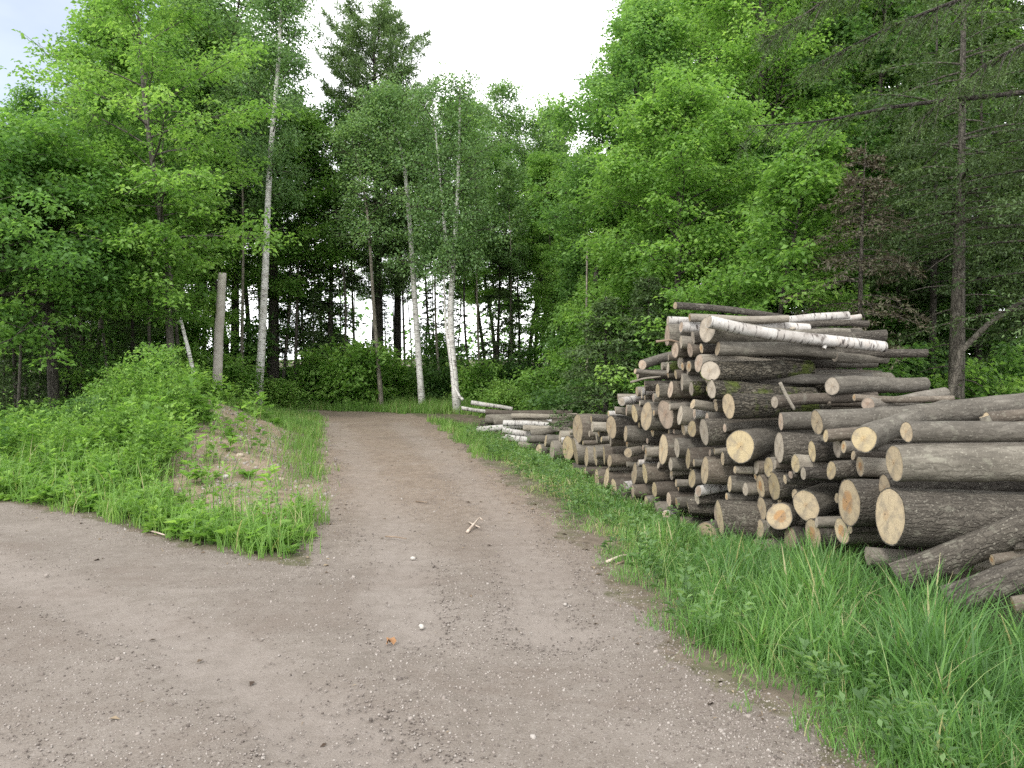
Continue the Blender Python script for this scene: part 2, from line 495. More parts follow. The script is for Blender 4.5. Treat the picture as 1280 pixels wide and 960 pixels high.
# ------------------------------------------------------------------ loose gravel
def in_view(x, y, m=.10):
    return (y > 1.9) & (np.abs(x) < y * (.625 + m) + .5)

def pebbles():
    n = 260000
    y = 2.3 + 14 * rng.random(n) ** 1.9
    x = (rng.random(n) * 2 - 1) * (y * .72 + .3)
    k = road_mask(x, y)
    dens = .30 + .7 * np.clip(.5 + .9 * wob(x * .8 + .2, y * .55, 1.5, 5), 0, 1)
    dens *= .35 + .65 * sm(-2.5, .8, x)
    dens = np.maximum(dens, .9 * sm(-.5, -.1, k))
    dens = dens * .75 * (1 - .7 * track(x, y))
    keep = (k < .15) & in_view(x, y) & (rng.random(n) < dens)
    x, y = x[keep], y[keep]; n = len(x)
    s = .0020 + .0036 * rng.random(n) ** 2.2 + .008 * (rng.random(n) < .010) * rng.random(n)
    z = height(x, y)
    c = np.array([[-1, -1, -1], [1, -1, -1], [1, 1, -1], [-1, 1, -1], [-1, -1, 1], [1, -1, 1], [1, 1, 1], [-1, 1, 1]], float)
    f = np.array([[0, 3, 2, 1], [4, 5, 6, 7], [0, 1, 5, 4], [1, 2, 6, 5], [2, 3, 7, 6], [3, 0, 4, 7]])
    an = rng.random(n) * 2 * pi
    v = c[None] * (1 + .35 * rng.normal(size=(n, 8, 3)).clip(-1.5, 1.5))
    v[:, 4:, :2] *= .65
    v *= (s[:, None] * np.stack([np.ones(n), .6 + .5 * rng.random(n), .45 + .3 * rng.random(n)], 1))[:, None, :]
    ca, sa = np.cos(an)[:, None], np.sin(an)[:, None]
    X = v[..., 0] * ca - v[..., 1] * sa; Y = v[..., 0] * sa + v[..., 1] * ca
    V = np.stack([X + x[:, None], Y + y[:, None], v[..., 2] + (z + s * .25)[:, None]], -1).reshape(-1, 3)
    F = (f[None] + (np.arange(n) * 8)[:, None, None]).reshape(-1, 4)
    me = mk("gravel", V, F, M['pebble'], tint=np.repeat(rng.random(n), 8))
    tag(link("gravel", me), kind="stuff", label="loose grey and tan gravel strewn over the dirt road")
pebbles()
def flank_stones():
    n = 9000
    x = -6 + 4.4 * rng.random(n); y = 6.5 + 7.5 * rng.random(n)
    ok = rng.random(n) < bare_mask(x, y) * .8
    x, y = x[ok], y[ok]; n = len(x)
    s = .004 + .016 * rng.random(n) ** 3
    c = np.array([[-1, -1, -1], [1, -1, -1], [1, 1, -1], [-1, 1, -1], [-1, -1, 1], [1, -1, 1], [1, 1, 1], [-1, 1, 1]], float)
    f = np.array([[0, 3, 2, 1], [4, 5, 6, 7], [0, 1, 5, 4], [1, 2, 6, 5], [2, 3, 7, 6], [3, 0, 4, 7]])
    v = c[None] * (1 + .35 * rng.normal(size=(n, 8, 3)).clip(-1.5, 1.5))
    v[:, 4:, :2] *= .65
    v *= (s[:, None] * np.stack([np.ones(n), .6 + .8 * rng.random(n), .5 + .3 * rng.random(n)], 1))[:, None, :]
    V = (v + np.stack([x, y, height(x, y) + s * .25], 1)[:, None]).reshape(-1, 3)
    F = (f[None] + (np.arange(n) * 8)[:, None, None]).reshape(-1, 4)
    tag(link("flank_gravel", mk("flank_gravel", V, F, M['pebble'], tint=np.repeat(.4 + .6 * rng.random(n), 8))), kind="stuff", label="small stones and chips on the bare flank of the mound")
flank_stones()

# ------------------------------------------------------------------ grass and weeds
def blades(x, y, h, w, mat, name, label, bend=.55, tint=None, seg=3):
    n = len(x); z = height(x, y) - .01
    az = rng.random(n) * 2 * pi
    d = np.stack([np.cos(az), np.sin(az), 0 * az], 1)
    s = np.stack([-np.sin(az), np.cos(az), 0 * az], 1)
    tw = rng.normal(size=n) * .6
    s = s * np.cos(tw)[:, None] + d * np.sin(tw)[:, None]
    b = bend * (.25 + rng.random(n) ** 1.3)
    base = np.stack([x, y, z], 1)
    up = np.array([0, 0, 1.])
    rows = []
    for i in range(seg + 1):
        q = i / seg
        out = b * q ** 1.9
        hh = q * np.sqrt(np.clip(1 - .55 * (b * q) ** 2, .1, 1)) - .35 * np.clip(b - .5, 0, 2) * q ** 3
        c = base + d * (out * h)[:, None] + up * (hh * h)[:, None]
        ww = w * (1 - q ** 1.6 * .93) * .5
        rows.append(np.stack([c - s * ww[:, None], c + s * ww[:, None]], 1))
    V = np.stack(rows, 1).reshape(-1, 3)
    k = 2 * (seg + 1)
    f = np.array([[2 * i, 2 * i + 1, 2 * i + 3, 2 * i + 2] for i in range(seg)])
    F = (f[None] + (np.arange(n) * k)[:, None, None]).reshape(-1, 4)
    if tint is None: tint = np.clip(.5 + .2 * rng.normal(size=n), .0, .97)
    dry = rng.random(n) < .03
    tint = np.where(dry, 1.0, tint)
    me = mk(name, V, F, mat, tint=np.repeat(tint, k))
    return tag(link(name, me), kind="stuff", label=label)

PXD = ([480, 560, 600, 650, 700, 760, 800, 853, 885, 922, 981, 1014, 1065, 1112, 1190, 1280, 1500],
       [17.5, 15.5, 14.5, 13, 11.8, 9.2, 8.4, 7.6, 7.15, 6.7, 6.3, 5.9, 5.4, 4.9, 4.4, 4.0, 3.4])
_fx = np.array([(p - 640) / FPX * d for p, d in zip(*PXD)]); _fd = np.array(PXD[1])
def face_x(y):
    return np.interp(y, _fd[::-1], _fx[::-1])

def scatter_grass():
    # tall verge grass beside the stacks
    n = 190000
    y = 2.2 + 15 * rng.random(n) ** 1.6
    x = np.interp(y, *XR) - .3 + (rng.random(n) ** 1.0) * 5.0
    k = d_right(x, y) + .16 * wob(x, y, 2.2, 1) + .10 * wob(x, y, 6, 2)
    lim = face_x(y) - x
    ok = (k > .05) & in_view(x, y) & ((lim > -.2) | (y < 4.2))
    ok &= rng.random(n) < np.clip(.25 + k * 1.6, 0, 1)
    x, y, k = x[ok], y[ok], k[ok]
    clump = np.clip(.5 + .5 * wob(x, y, 3.3, 2), 0, 1)
    hh = (.07 + .36 * sm(.0, 1.2, k)) * (.55 + .6 * clump) * (.6 + .6 * rng.random(len(x)))
    hh *= (1.2 - .76 * sm(4.6, 7.5, y)) * (1 - .35 * sm(9, 12, y))
    w = np.clip(.005 + .021 * rng.random(len(x)) ** 1.7 * sm(.05, .9, k), .004, .026) * (1 + .5 * sm(6, 12, y))
    t = np.clip(.26 + .26 * sm(1.2, .2, k) + .34 * sm(4, 10, y) + .17 * rng.normal(size=len(x)) + .16 * wob(x, y, 1.4, 3), 0, .96)
    blades(x, y, hh, w, M['tall_grass_blade'], "verge_grass", "tall green grass along the verge in front of the log stacks", .85, t, 4)
    # short grass: crest of the road, flank and foot of the mound, road edges
    n = 330000
    y = 5.2 + 20 * rng.random(n) ** .9
    x = -11 + 15 * rng.random(n)
    a, b = d_mound(x, y); m = np.minimum(a, b)
    dr = d_right(x, y)
    ba = bare_mask(x, y)
    jit = .15 * wob(x, y, 2.2, 1) + .12 * wob(x, y, 6, 2)
    pm = np.clip(.55 + .75 * wob(x, y, 2.0, 7), 0, 1)
    mound = (m + jit > .0) & (y < 18.7) & (rng.random(n) < np.clip(1 - .8 * ba, .0, 1) * (.35 + .65 * pm))
    crest = (y > 18.7) & (dr + .3 * jit > 0) & (y < 24.5) & (x < 1.5)
    side = (dr + jit > .0) & (dr < 3.5) & (y > 11) & (y <= 18.3) & (x < face_x(y) + .4)
    ok = in_view(x, y) & (mound | crest | side)
    x, y, ba = x[ok], y[ok], ba[ok]; m = m[ok]
    hh = (.06 + .11 * rng.random(len(x))) * (.7 + .6 * np.clip(.5 + .5 * wob(x, y, 2.6, 4), 0, 1)) * (1 - .55 * ba)
    hh *= 1 + .8 * (y > 18.2) + .7 * sm(1.2, .2, np.abs(m)) * (y < 7.6)
    w = .006 + .004 * rng.random(len(x)) + .004 * sm(10, 18, y)
    t = np.clip(.62 + .14 * rng.normal(size=len(x)) + .15 * wob(x, y, 1.2, 3), 0, .97)
    blades(x, y, hh, w, M['grass_blade'], "short_grass", "short bright grass on the mound, verge and road crest", .55, t)
    # long dry bent stalks by the near road edge
    n = 320
    y = 2.6 + 4.5 * rng.random(n); x = np.interp(y, *XR) + 2.4 * rng.random(n)
    ok = (d_right(x, y) > .25) & (x < face_x(y) - .1)
    x, y = x[ok], y[ok]
    blades(x, y, (.30 + .25 * rng.random(len(x))) * (1 - .4 * sm(4.5, 7, y)), np.full(len(x), .004), M['tall_grass_blade'], "dry_grass",
           "pale dry grass stalks bent over beside the road edge", 1.1, np.ones(len(x)), 6)
scatter_grass()

def leafy(x, y, h, nl, L, mat, name, label, wide=.5):
    """leafy weeds: thin stem and leaves standing round it"""
    n = len(x); z = height(x, y)
    mb = MB()
    tot = n * nl
    pi_ = np.repeat(np.arange(n), nl)
    q = rng.random(tot) ** .75
    az = rng.random(tot) * 2 * pi
    lean = rng.normal(size=(n, 2)) * .18
    hh = h[pi_]
    pos = np.stack([x[pi_] + lean[pi_, 0] * q * hh + .05 * hh * np.cos(az), y[pi_] + lean[pi_, 1] * q * hh + .05 * hh * np.sin(az), z[pi_] + hh * (.15 + .85 * q)], 1)
    d = np.stack([np.cos(az), np.sin(az), .25 + .5 * q + .2 * rng.normal(size=tot)], 1)
    nr = np.stack([-.5 * np.cos(az), -.5 * np.sin(az), np.ones(tot)], 1) + .25 * rng.normal(size=(tot, 3))
    ll = L * (.55 + .8 * rng.random(tot)) * (1.15 - .5 * q)
    V, F = leaf_arrays(pos, d, nr, ll, ll * wide, .14)
    tn = np.clip(.35 + .35 * q + .14 * rng.normal(size=tot) + .15 * np.repeat(rng.normal(size=n), nl), 0, 1)
    mb.add(V, F, np.repeat(tn, 4))
    # stems
    s = .003
    b0 = np.stack([x, y, z - .02], 1); t0 = b0 + np.stack([lean[:, 0] * h, lean[:, 1] * h, h], 1)
    off = np.array([[s, 0, 0], [-s * .5, s * .87, 0], [-s * .5, -s * .87, 0]])
    SV = np.concatenate([b0[:, None] + off, t0[:, None] + off * .4], 1).reshape(-1, 3)
    f = np.array([[0, 1, 4, 3], [1, 2, 5, 4], [2, 0, 3, 5]])
    SF = (f[None] + (np.arange(n) * 6)[:, None, None]).reshape(-1, 4)
    mb.add(SV, SF, np.full(len(SV), .25))
    return tag(link(name, mb.mesh(name, mat)), kind="stuff", label=label)

def weeds():
    n = 16000
    x = -11 + 9.6 * rng.random(n); y = 5.8 + 8.5 * rng.random(n)
    a, b = d_mound(x, y); m = np.minimum(a, b)
    ba = bare_mask(x, y)
    thick = np.clip(sm(.0, .8, m) * sm(-2.0, -4.0, x + .3 * (y - 8)) + .8 * sm(1.9, .4, a) * (b > .0), 0, 1)
    ok = in_view(x, y) & (m > .05 + .1 * wob(x, y, 3, 1)) & (rng.random(n) < thick * (1 - .95 * ba))
    x, y, m = x[ok], y[ok], m[ok]
    dn = sm(-7.2, -5.6, x + .22 * (y - 9))
    keep = rng.random(len(x)) < .12 + .88 * dn
    x, y, m = x[keep], y[keep], m[keep]
    h = (.10 + .52 * rng.random(len(x)) ** 1.6) * (.4 + .6 * sm(0, 1.6, m)) * (.45 + .85 * np.clip(.5 + .8 * wob(x, y, 1.5, 6), 0, 1.2))
    kind = wob(x, y, 1.9, 11) + .7 * rng.normal(size=len(x))
    q = kind < .1
    leafy(x[q], y[q], h[q], 18, .08, M['weed_leaf'], "leafy_weeds", "thick bright green weeds and brambles covering the mound", .5)
    q = (kind >= .1) & (kind < .75)
    leafy(x[q], y[q], h[q] * 1.25, 26, .09, M['weed_leaf'], "narrow_leaved_weeds", "taller narrow-leaved weeds among the brambles on the mound", .22)
    q = kind >= .75
    leafy(x[q], y[q], h[q] * .9, 14, .13, M['bright_leaf'], "broad_leaved_weeds", "broad leaved weeds among the brambles on the mound", .6)
    n = 26000
    x = -9 + 8 * rng.random(n); y = 5.6 + 8 * rng.random(n)
    a, b = d_mound(x, y); m = np.minimum(a, b)
    ok = in_view(x, y) & (m > .05) & (rng.random(n) < np.clip(.25 + .9 * wob(x, y, 2.4, 21) + .7 * sm(1.4, .3, a), 0, 1) * (1 - .9 * bare_mask(x, y)))
    x, y = x[ok], y[ok]
    blades(x, y, .18 + .34 * rng.random(len(x)) ** 1.5, .006 + .008 * rng.random(len(x)), M['grass_blade'], "tall_grass", "tall grass tufts growing through the weeds of the mound", .7)
    # broad leaved weeds in the right hand verge
    n = 800
    y = 2.5 + 12 * rng.random(n); x = np.interp(y, *XR) + .15 + 2.4 * rng.random(n)
    ok = in_view(x, y) & (x < face_x(y) - .1)
    x, y = x[ok], y[ok]
    leafy(x, y, .10 + .22 * rng.random(len(x)), 12, .06, M['birch_leaf'], "verge_weeds", "low leafy weeds among the verge grass", .45)
    # forest floor plants under the trees
    n = 9000
    x = -16 + 30 * rng.random(n); y = 17.5 + 16 * rng.random(n)
    x2 = -5.6 - 9 * rng.random(3500); y2 = 10 + 12 * rng.random(3500)
    x = np.concatenate([x, x2]); y = np.concatenate([y, y2])
    ok = in_view(x, y) & ((d_right(x, y) > .2) | (x < -5.5)) & ((y > 21.5) | (x > .6 + .1 * y) | (x + .22 * (y - 9) < -6.0))
    x, y = x[ok], y[ok]
    leafy(x, y, .2 + .5 * rng.random(len(x)), 16, .14, M['maple_leaf'], "forest_undergrowth", "green undergrowth covering the forest floor", .5)
weeds()

# ------------------------------------------------------------------ logs
LOG_N = 0
def make_log(near, far, r0, r1, bark, cut, stubs=(), crook=.02, lumps=.03, tilt=0.0):
    """near, far: world centres of both ends. Body (bark) mesh + the near cut face as a part"""
    near = np.asarray(near, float); far = np.asarray(far, float)
    ax = far - near; L = np.linalg.norm(ax); ax /= L
    yaw = math.atan2(ax[1], ax[0]); pitch = -math.asin(ax[2])
    ns, k = (26, max(7, int(L / .12))) if r0 > .07 else (16, max(5, int(L / .22)))
    t = np.linspace(0, 1, k)
    rad = r0 + (r1 - r0) * t
    rad = rad * (1 + lumps * rng.normal(size=k)); rad[0] = r0; rad[-1] = r1
    if r0 > .1: rad[1] = max(rad[1], r0 * .99)
    ph = rng.random(4) * 6.28
    cy = crook * L * (np.sin(pi * t + 0) * math.sin(ph[0]) + .4 * np.sin(2 * pi * t) * math.sin(ph[1]))
    cz = crook * L * (np.sin(pi * t + 0) * math.cos(ph[0]) + .4 * np.sin(2 * pi * t) * math.cos(ph[1]))
    a = np.linspace(0, 2 * pi, ns, endpoint=False)
    lob = 1 + .035 * np.sin(2 * a + ph[2]) + .025 * np.sin(3 * a + ph[3]) + .012 * np.sin(7 * a + ph[1])
    V = np.empty((k, ns, 3))
    g = rng.normal(size=(k, ns)) * .012
    g = (g + np.roll(g, 1, 1) + np.roll(g, -1, 1)) / 1.7
    for i in range(k):
        rr = rad[i] * lob * (1 + g[i])
        V[i, :, 0] = L * t[i]; V[i, :, 1] = cy[i] + rr * np.cos(a); V[i, :, 2] = cz[i] + rr * np.sin(a)
    sx, sz = tilt + .03 + rng.normal() * .06, rng.normal() * .08   # saw cut not quite square
    V[0, :, 0] += sx * V[0, :, 1] + sz * V[0, :, 2]
    V[-1, :, 0] += rng.normal() * .1 * (V[-1, :, 1]) + rng.normal() * .1 * V[-1, :, 2]
    i, j = np.meshgrid(np.arange(k - 1), np.arange(ns), indexing='ij'); j2 = (j + 1) % ns
    F = np.stack([i * ns + j, i * ns + j2, (i + 1) * ns + j2, (i + 1) * ns + j], -1).reshape(-1, 4)[:, ::-1]
    mb = MB(); mb.add(V.reshape(-1, 3), F)
    c0 = V[0].mean(0); c1 = V[-1].mean(0)
    fr = .955 if r0 > .1 else .93
    # bark ring round the near cut, and the far cut
    ring = c0 + (V[0] - c0) * fr
    j = np.arange(ns); jn = (j + 1) % ns
    mb.add(np.concatenate([V[0], ring]), np.stack([j, jn, ns + jn, ns + j], 1))
    inner = c1 + (V[-1] - c1) * .05
    mb.add(np.concatenate([V[-1], inner]), np.stack([jn, j, ns + j, ns + jn], 1), mi=1)
    me = mb.mesh("log", [M['log_' + bark], M['cut_' + cut]], smooth=True)
    o = link("log", me, None, near); o.rotation_euler = (0, pitch, yaw)
    # cut face: concentric rings of quads, tint = distance from the pith
    e = MB()
    fs = [1.0, .8, .6, .4, .2, .03]
    pith = c0 + (V[0][0] - c0) * .12 * rng.normal()
    rows = [(pith if f < .99 else c0) * (1 - f) + ring * f if f > .99 else pith * (1 - f) + ring * f for f in fs]
    rows = np.array(rows)
    rows[1:-1, :, 0] += rng.normal(size=(len(fs) - 2, ns)) * .0012
    tv = np.repeat(fs, ns)
    ii, jj = np.meshgrid(np.arange(len(fs) - 1), np.arange(ns), indexing='ij'); jj2 = (jj + 1) % ns
    FF = np.stack([ii * ns + jj, ii * ns + jj2, (ii + 1) * ns + jj2, (ii + 1) * ns + jj], -1).reshape(-1, 4)
    e.add(rows.reshape(-1, 3), FF, tv)
    em = e.mesh("cut_end", [M['cut_' + cut]], smooth=False)
    link("cut_end", em, o)
    for (tt, ang, ln, rr) in stubs:
        s = MB(); c = np.array([L * tt, np.interp(tt, t, cy), np.interp(tt, t, cz)])
        d = np.array([-.35, math.cos(ang), math.sin(ang)]); d /= np.linalg.norm(d)
        rl = np.interp(tt, t, rad)
        p0 = c + d * rl * .6; p1 = c + d * (rl + ln)
        s.tube([p0, (p0 + p1) / 2, p1], [rr * 1.25, rr * 1.05, rr], 10, cap=False)
        st = link("branch_stub", s.mesh("branch_stub", [M['log_' + bark]], True), o)
        u = np.cross(d, [1, 0, 0]); u /= np.linalg.norm(u); w = np.cross(d, u)
        aa = np.linspace(0, 2 * pi, 10, endpoint=False)
        cc = [p1 + f * rr * (np.cos(aa)[:, None] * u + np.sin(aa)[:, None] * w) + d * .001 for f in (1, .5, .03)]
        q = MB(); ii, jj = np.meshgrid(np.arange(2), np.arange(10), indexing='ij'); jj2 = (jj + 1) % 10
        q.add(np.concatenate(cc), np.stack([ii * 10 + jj, ii * 10 + jj2, ii * 10 + 10 + jj2, ii * 10 + 10 + jj], -1).reshape(-1, 4), np.repeat([1, .5, .03], 10))
        link("cut_end", q.mesh("cut_end", [M['cut_' + cut]]), st)
    return o

# px, py of the end, height of the end in pixels, bark, cut, options
# options: lm = (handle, label) for logs that other labels refer to; to=(px2,py2,d2) far end; d depth; az; L length; st stubs
LOGS = [
 # --- near stack
 (1112, 645, 76, 'dark', 'tan', dict(lm=("the thickest log", "thickest log of all, dark bark and a cream cut face, near the grass"), L=3.0, az=90, d=4.95, rt=.95, st=[(.24, -.9, .06, .03)])),
 (1118, 579, 45, 'grey', 'tan', dict(lm=("the long speckled log", "long speckled grey log lying straight on top of the thickest log"), L=3.2, az=89, d=4.9, rt=1.05)),
 (1062, 628, 58, 'dark', 'orange', dict(lm=("the orange-hearted log", "stout log with a large orange heart in its cut face, beside the thickest log"), d=5.35, az=86)),
 (1016, 668, 41, 'dark', 'orange', dict(lm=("the low orange log end", "low log with an orange flecked oval end just above the grass"), d=5.9, az=80)),
 (1008, 632, 39, 'grey', 'tan', dict(lm=("the upturned grey log", "grey log with a stub on its upper side, tipped up to the right"), d=6.05, to=(1100, 590, 6.6), st=[(.35, 1.3, .03, .035)])),
 (967, 607, 37, 'dark', 'yellow', dict(d=6.4, az=78)),
 (950, 608, 29, 'brown', 'orange', dict(d=6.6, az=78)),
 (933, 613, 17, 'pale', 'grey', dict(d=6.7)),
 (926, 560, 43, 'grey', 'yellow', dict(lm=("the bright yellow-faced log", "stout grey log with a bright orange-yellow oval face, highest of its column"), d=6.6, to=(1000, 543, 7.3))),
 (974, 560, 40, 'dark', 'grey', dict(d=6.35, az=92)),
 (976, 527, 23, 'grey', 'pink', dict(d=6.4, az=92)),
 (1015, 564, 27, 'dark', 'yellow', dict(d=5.95, az=86)),
 (1021, 528, 31, 'grey', 'tan', dict(lm=("the long tan-ended top log", "long smooth log with a tan end along the top of the near stack"), d=5.85, to=(1330, 500, 6.1))),
 (1032, 545, 17, 'brown', 'yellow', dict(d=5.75, az=88)),
 (1080, 549, 34, 'grey', 'yellow', dict(d=5.3, to=(1180, 512, 6.3))),
 (1133, 540, 27, 'grey', 'tan', dict(lm=("the knotty top log", "knotty grey log with a broken stub near its pale end, above the long speckled log"), d=4.95, L=3.0, az=89, st=[(.17, 1.4, .03, .03), (.18, -.5, .05, .025)])),
 (1233, 523, 15, 'brown', 'orange', dict(d=5.0, to=(1400, 512, 5.1))),
 (1075, 583, 24, 'pale', 'orange', dict(d=5.5, az=86, L=1.0)),
 (1101, 612, 34, 'dark', 'tan', dict(d=5.25, az=88)),
 (945, 583, 18, 'brown', 'grey', dict(d=6.65)),
 (958, 577, 26, 'pale', 'yellow', dict(d=6.55)),
 (975, 647, 33, 'pale', 'orange', dict(d=6.3, to=(1010, 634, 7.0), L=1.4)),
 (947, 636, 29, 'dark', 'tan', dict(d=6.7, az=82)),
 (950, 661, 23, 'grey', 'tan', dict(d=6.55, az=80)),
 (948, 688, 24, 'grey', 'tan', dict(lm=("the round end in the grass", "small pale round log end sunk in the grass below the stack"), d=6.45, az=72)),
 (985, 668, 32, 'dark', 'tan', dict(d=6.35)),
 (1052, 664, 33, 'grey', 'orange', dict(d=5.6, az=84)),
 (1085, 695, 24, 'pale', 'grey', dict(d=5.15, az=92)),
 (1122, 722, 38, 'dark', 'grey', dict(lm=("the low slanting log", "long low log slanting up to the right out of the grass, knots along its side"), d=4.75, to=(1330, 638, 4.5), st=[(.34, -2.2, .025, .026), (.72, -2.0, .025, .028)])),
 (1185, 752, 40, 'dark', 'grey', dict(d=4.35, to=(1400, 672, 4.2))),
 (1267, 757, 22, 'brown', 'orange', dict(d=4.1, to=(1420, 735, 4.0))),
 (1240, 700, 14, 'brown', 'orange', dict(d=4.55, to=(1400, 672, 4.6))),
 (1085, 505, 17, 'pale', 'pink', dict(lm=("the pale tilted top log", "pale log tilted up at its far end, resting across the top of the near stack"), d=6.3, to=(1180, 491, 7.2), st=[(.93, -1.2, .05, .02)])),
 (900, 647, 45, 'dark', 'tan', dict(lm=("the dark low log", "thick dark smooth log low in the stack with a pale crescent end"), d=6.75, az=93, rt=1.0)),
 (885, 671, 34, 'grey', 'tan', dict(lm=("the tan end facing the road", "log turned to show its whole tan end in the grass under the dark low log"), d=6.9, az=40, L=1.2)),
 (912, 676, 26, 'dark', 'grey', dict(d=6.9, az=88)),
 # --- tall stack, upper part
 (886, 402, 16, 'birch', 'grey', dict(lm=("the long birch log", "long white birch log sloping down to the right across the stack top"), d=6.75, to=(1105, 434, 7.0), rt=.95)),
 (884, 412, 31, 'grey', 'grey', dict(lm=("the thick grey log", "thick lichen-grey log lying right under the long sloping birch log"), d=6.95, to=(1010, 425, 7.5), rt=.75)),
 (897, 436, 19, 'grey', 'tan', dict(lm=("the smooth straight log", "smooth straight brown-grey log with a round pale end, under the thick grey log"), d=6.9, to=(1042, 441, 7.0))),
 (1042, 446, 13, 'grey', 'grey', dict(d=7.15, to=(1106, 449, 7.3))),
 (874, 453, 23, 'pale', 'pink', dict(d=7.05, to=(1010, 459, 7.3))),
 (888, 464, 25, 'mossy', 'grey', dict(lm=("the ringed log end", "mossy log whose tilted grey end shows clear growth rings"), d=6.85, to=(1012, 461, 7.3), tilt=-.5)),
 (889, 486, 26, 'mossy', 'grey', dict(d=6.85, to=(1015, 496, 7.1))),
 (911, 507, 33, 'mossy', 'tan', dict(lm=("the deep-furrowed log", "deeply furrowed log with a flat cream end and moss on its bark"), d=6.6, to=(1030, 509, 6.9), rt=.85)),
 (967, 503, 16, 'brown', 'grey', dict(d=6.5, az=70, L=1.0)),
 (1040, 483, 23, 'grey', 'grey', dict(lm=("the round grey end", "round greyish brown log end facing out above the near stack, moss around it"), d=6.6, az=60, L=1.2)),
 (1068, 497, 9, 'brown', 'orange', dict(d=6.35, L=.8)),
 (880, 540, 35, 'dark', 'grey', dict(lm=("the big furrowed log", "big furrowed dark log with a broad grey-tan end, left of the bright yellow-faced log"), d=7.0, az=84)),
 (844, 382, 9, 'dark', 'tan', dict(lm=("the thin pole on top", "thin dark pole lying highest on the tall stack"), d=7.3, to=(985, 398, 7.8))),
 (977, 401, 10, 'birch', 'grey', dict(lm=("the far white birch", "white birch log lying at the back of the stack top"), d=7.6, to=(1060, 394, 7.7))),
 (1040, 400, 9, 'birch', 'grey', dict(d=7.95, to=(1075, 396, 8.0))),
 (965, 408, 9, 'dark', 'grey', dict(d=7.5, to=(1085, 405, 7.7))),
 (990, 418, 10, 'grey', 'grey', dict(d=7.4, to=(1060, 416, 7.5))),
 (835, 401, 11, 'birch', 'grey', dict(lm=("the short birch end", "short birch log poking out at the upper corner of the stack"), d=7.65, az=80, L=1.2)),
 (852, 410, 14, 'birch', 'pink', dict(d=7.4, az=84, L=1.2)),
 (862, 397, 11, 'pale', 'orange', dict(d=7.35, az=86, L=.9)),
 (834, 419, 27, 'grey', 'pink', dict(d=7.6, az=82)),
 (853, 423, 17, 'pale', 'grey', dict(d=7.35)),
 (866, 422, 17, 'dark', 'grey', dict(d=7.2)),
 (844, 437, 21, 'brown', 'pink', dict(d=7.5, az=72)),
 (863, 438, 19, 'brown', 'pink', dict(lm=("the pink-ringed log end", "log with a clean pink and cream oval end near the stack's upper corner"), d=7.2, az=76)),
 (877, 436, 13, 'dark', 'orange', dict(d=7.1)),
 (803, 456, 13, 'grey', 'pink', dict(d=8.3, to=(842, 448, 8.6), L=1.7)),
 (835, 460, 14, 'mossy', 'grey', dict(d=7.8, az=88)),
 (853, 458, 11, 'brown', 'orange', dict(d=7.5, az=76)),
 (861, 458, 14, 'grey', 'orange', dict(d=7.35, az=74)),
 (794, 464, 7, 'pale', 'tan', dict(d=8.2, to=(842, 468, 8.3), L=1.6)),
 (845, 469, 12, 'brown', 'yellow', dict(d=7.55)),
 (852, 477, 22, 'grey', 'grey', dict(d=7.5, az=86)),
 (864, 486, 19, 'mossy', 'grey', dict(d=7.3, az=84)),
 (822, 488, 18, 'grey', 'tan', dict(d=8.0)),
 (838, 487, 22, 'brown', 'pink', dict(d=7.75)),
 (806, 482, 13, 'dark', 'pink', dict(d=8.3)),
 (802, 490, 9, 'birch', 'grey', dict(d=8.45)),
 (777, 502, 11, 'birch', 'grey', dict(lm=("the shoulder birch", "short white birch log on the lower shoulder of the stack"), d=8.75, to=(803, 499, 9.0), L=1.5)),
 (793, 517, 23, 'brown', 'yellow', dict(d=8.55)),
 (808, 520, 35, 'grey', 'tan', dict(d=8.25)),
 (832, 518, 37, 'brown', 'pink', dict(lm=("the tall pink oval", "stout log with a tall narrow pink-tan oval face midway up the stack"), d=7.9, az=68)),
 (850, 519, 24, 'pale', 'grey', dict(d=7.6)),
 (868, 517, 13, 'birch', 'pink', dict(d=7.35, az=86)),
 (866, 505, 13, 'pale', 'tan', dict(d=7.2, to=(902, 513, 7.25), L=1.3)),
 (865, 536, 22, 'brown', 'yellow', dict(d=7.45, az=72)),
 (854, 537, 14, 'pale', 'tan', dict(d=7.6)),
 (881, 588, 36, 'brown', 'tan', dict(lm=("the reddish log", "thick reddish brown log at mid height with a splintered tan end"), d=7.1, az=90)),
 (893, 564, 9, 'pale', 'tan', dict(d=7.0)),
 (912, 605, 22, 'grey', 'tan', dict(d=6.85, az=86)),
 (873, 614, 14, 'birch', 'pink', dict(d=7.2, to=(905, 608, 7.3), L=1.4)),
 (860, 634, 18, 'dark', 'tan', dict(d=7.35, az=90)),
 (852, 655, 20, 'dark', 'tan', dict(lm=("the dark pole by the grass", "slim dark log with pale rim low at the grass"), d=7.5, az=88)),
 (833, 643, 11, 'birch', 'pink', dict(lm=("the small low birch", "small pinkish white birch log just above the grass"), d=7.75, to=(850, 641, 8.0), L=1.3)),
 (829, 562, 40, 'brown', 'tan', dict(lm=("the lower tall oval", "stout log with a tall narrow tan face under the tall pink oval"), d=7.95)),
 (846, 560, 26, 'grey', 'grey', dict(d=7.65)),
 (860, 573, 26, 'brown', 'yellow', dict(d=7.45)),
 (818, 612, 20, 'brown', 'yellow', dict(d=8.05)),
 (806, 592, 25, 'brown', 'yellow', dict(d=8.3)),
 (793, 592, 27, 'grey', 'tan', dict(d=8.55)),
 (781, 608, 13, 'birch', 'grey', dict(d=8.8)),
 (767, 612, 28, 'brown', 'tan', dict(d=9.1)),
 (755, 569, 24, 'brown', 'yellow', dict(lm=("the yellow plank-like end", "log with a narrow bright yellow end where the stack drops low"), d=9.35)),
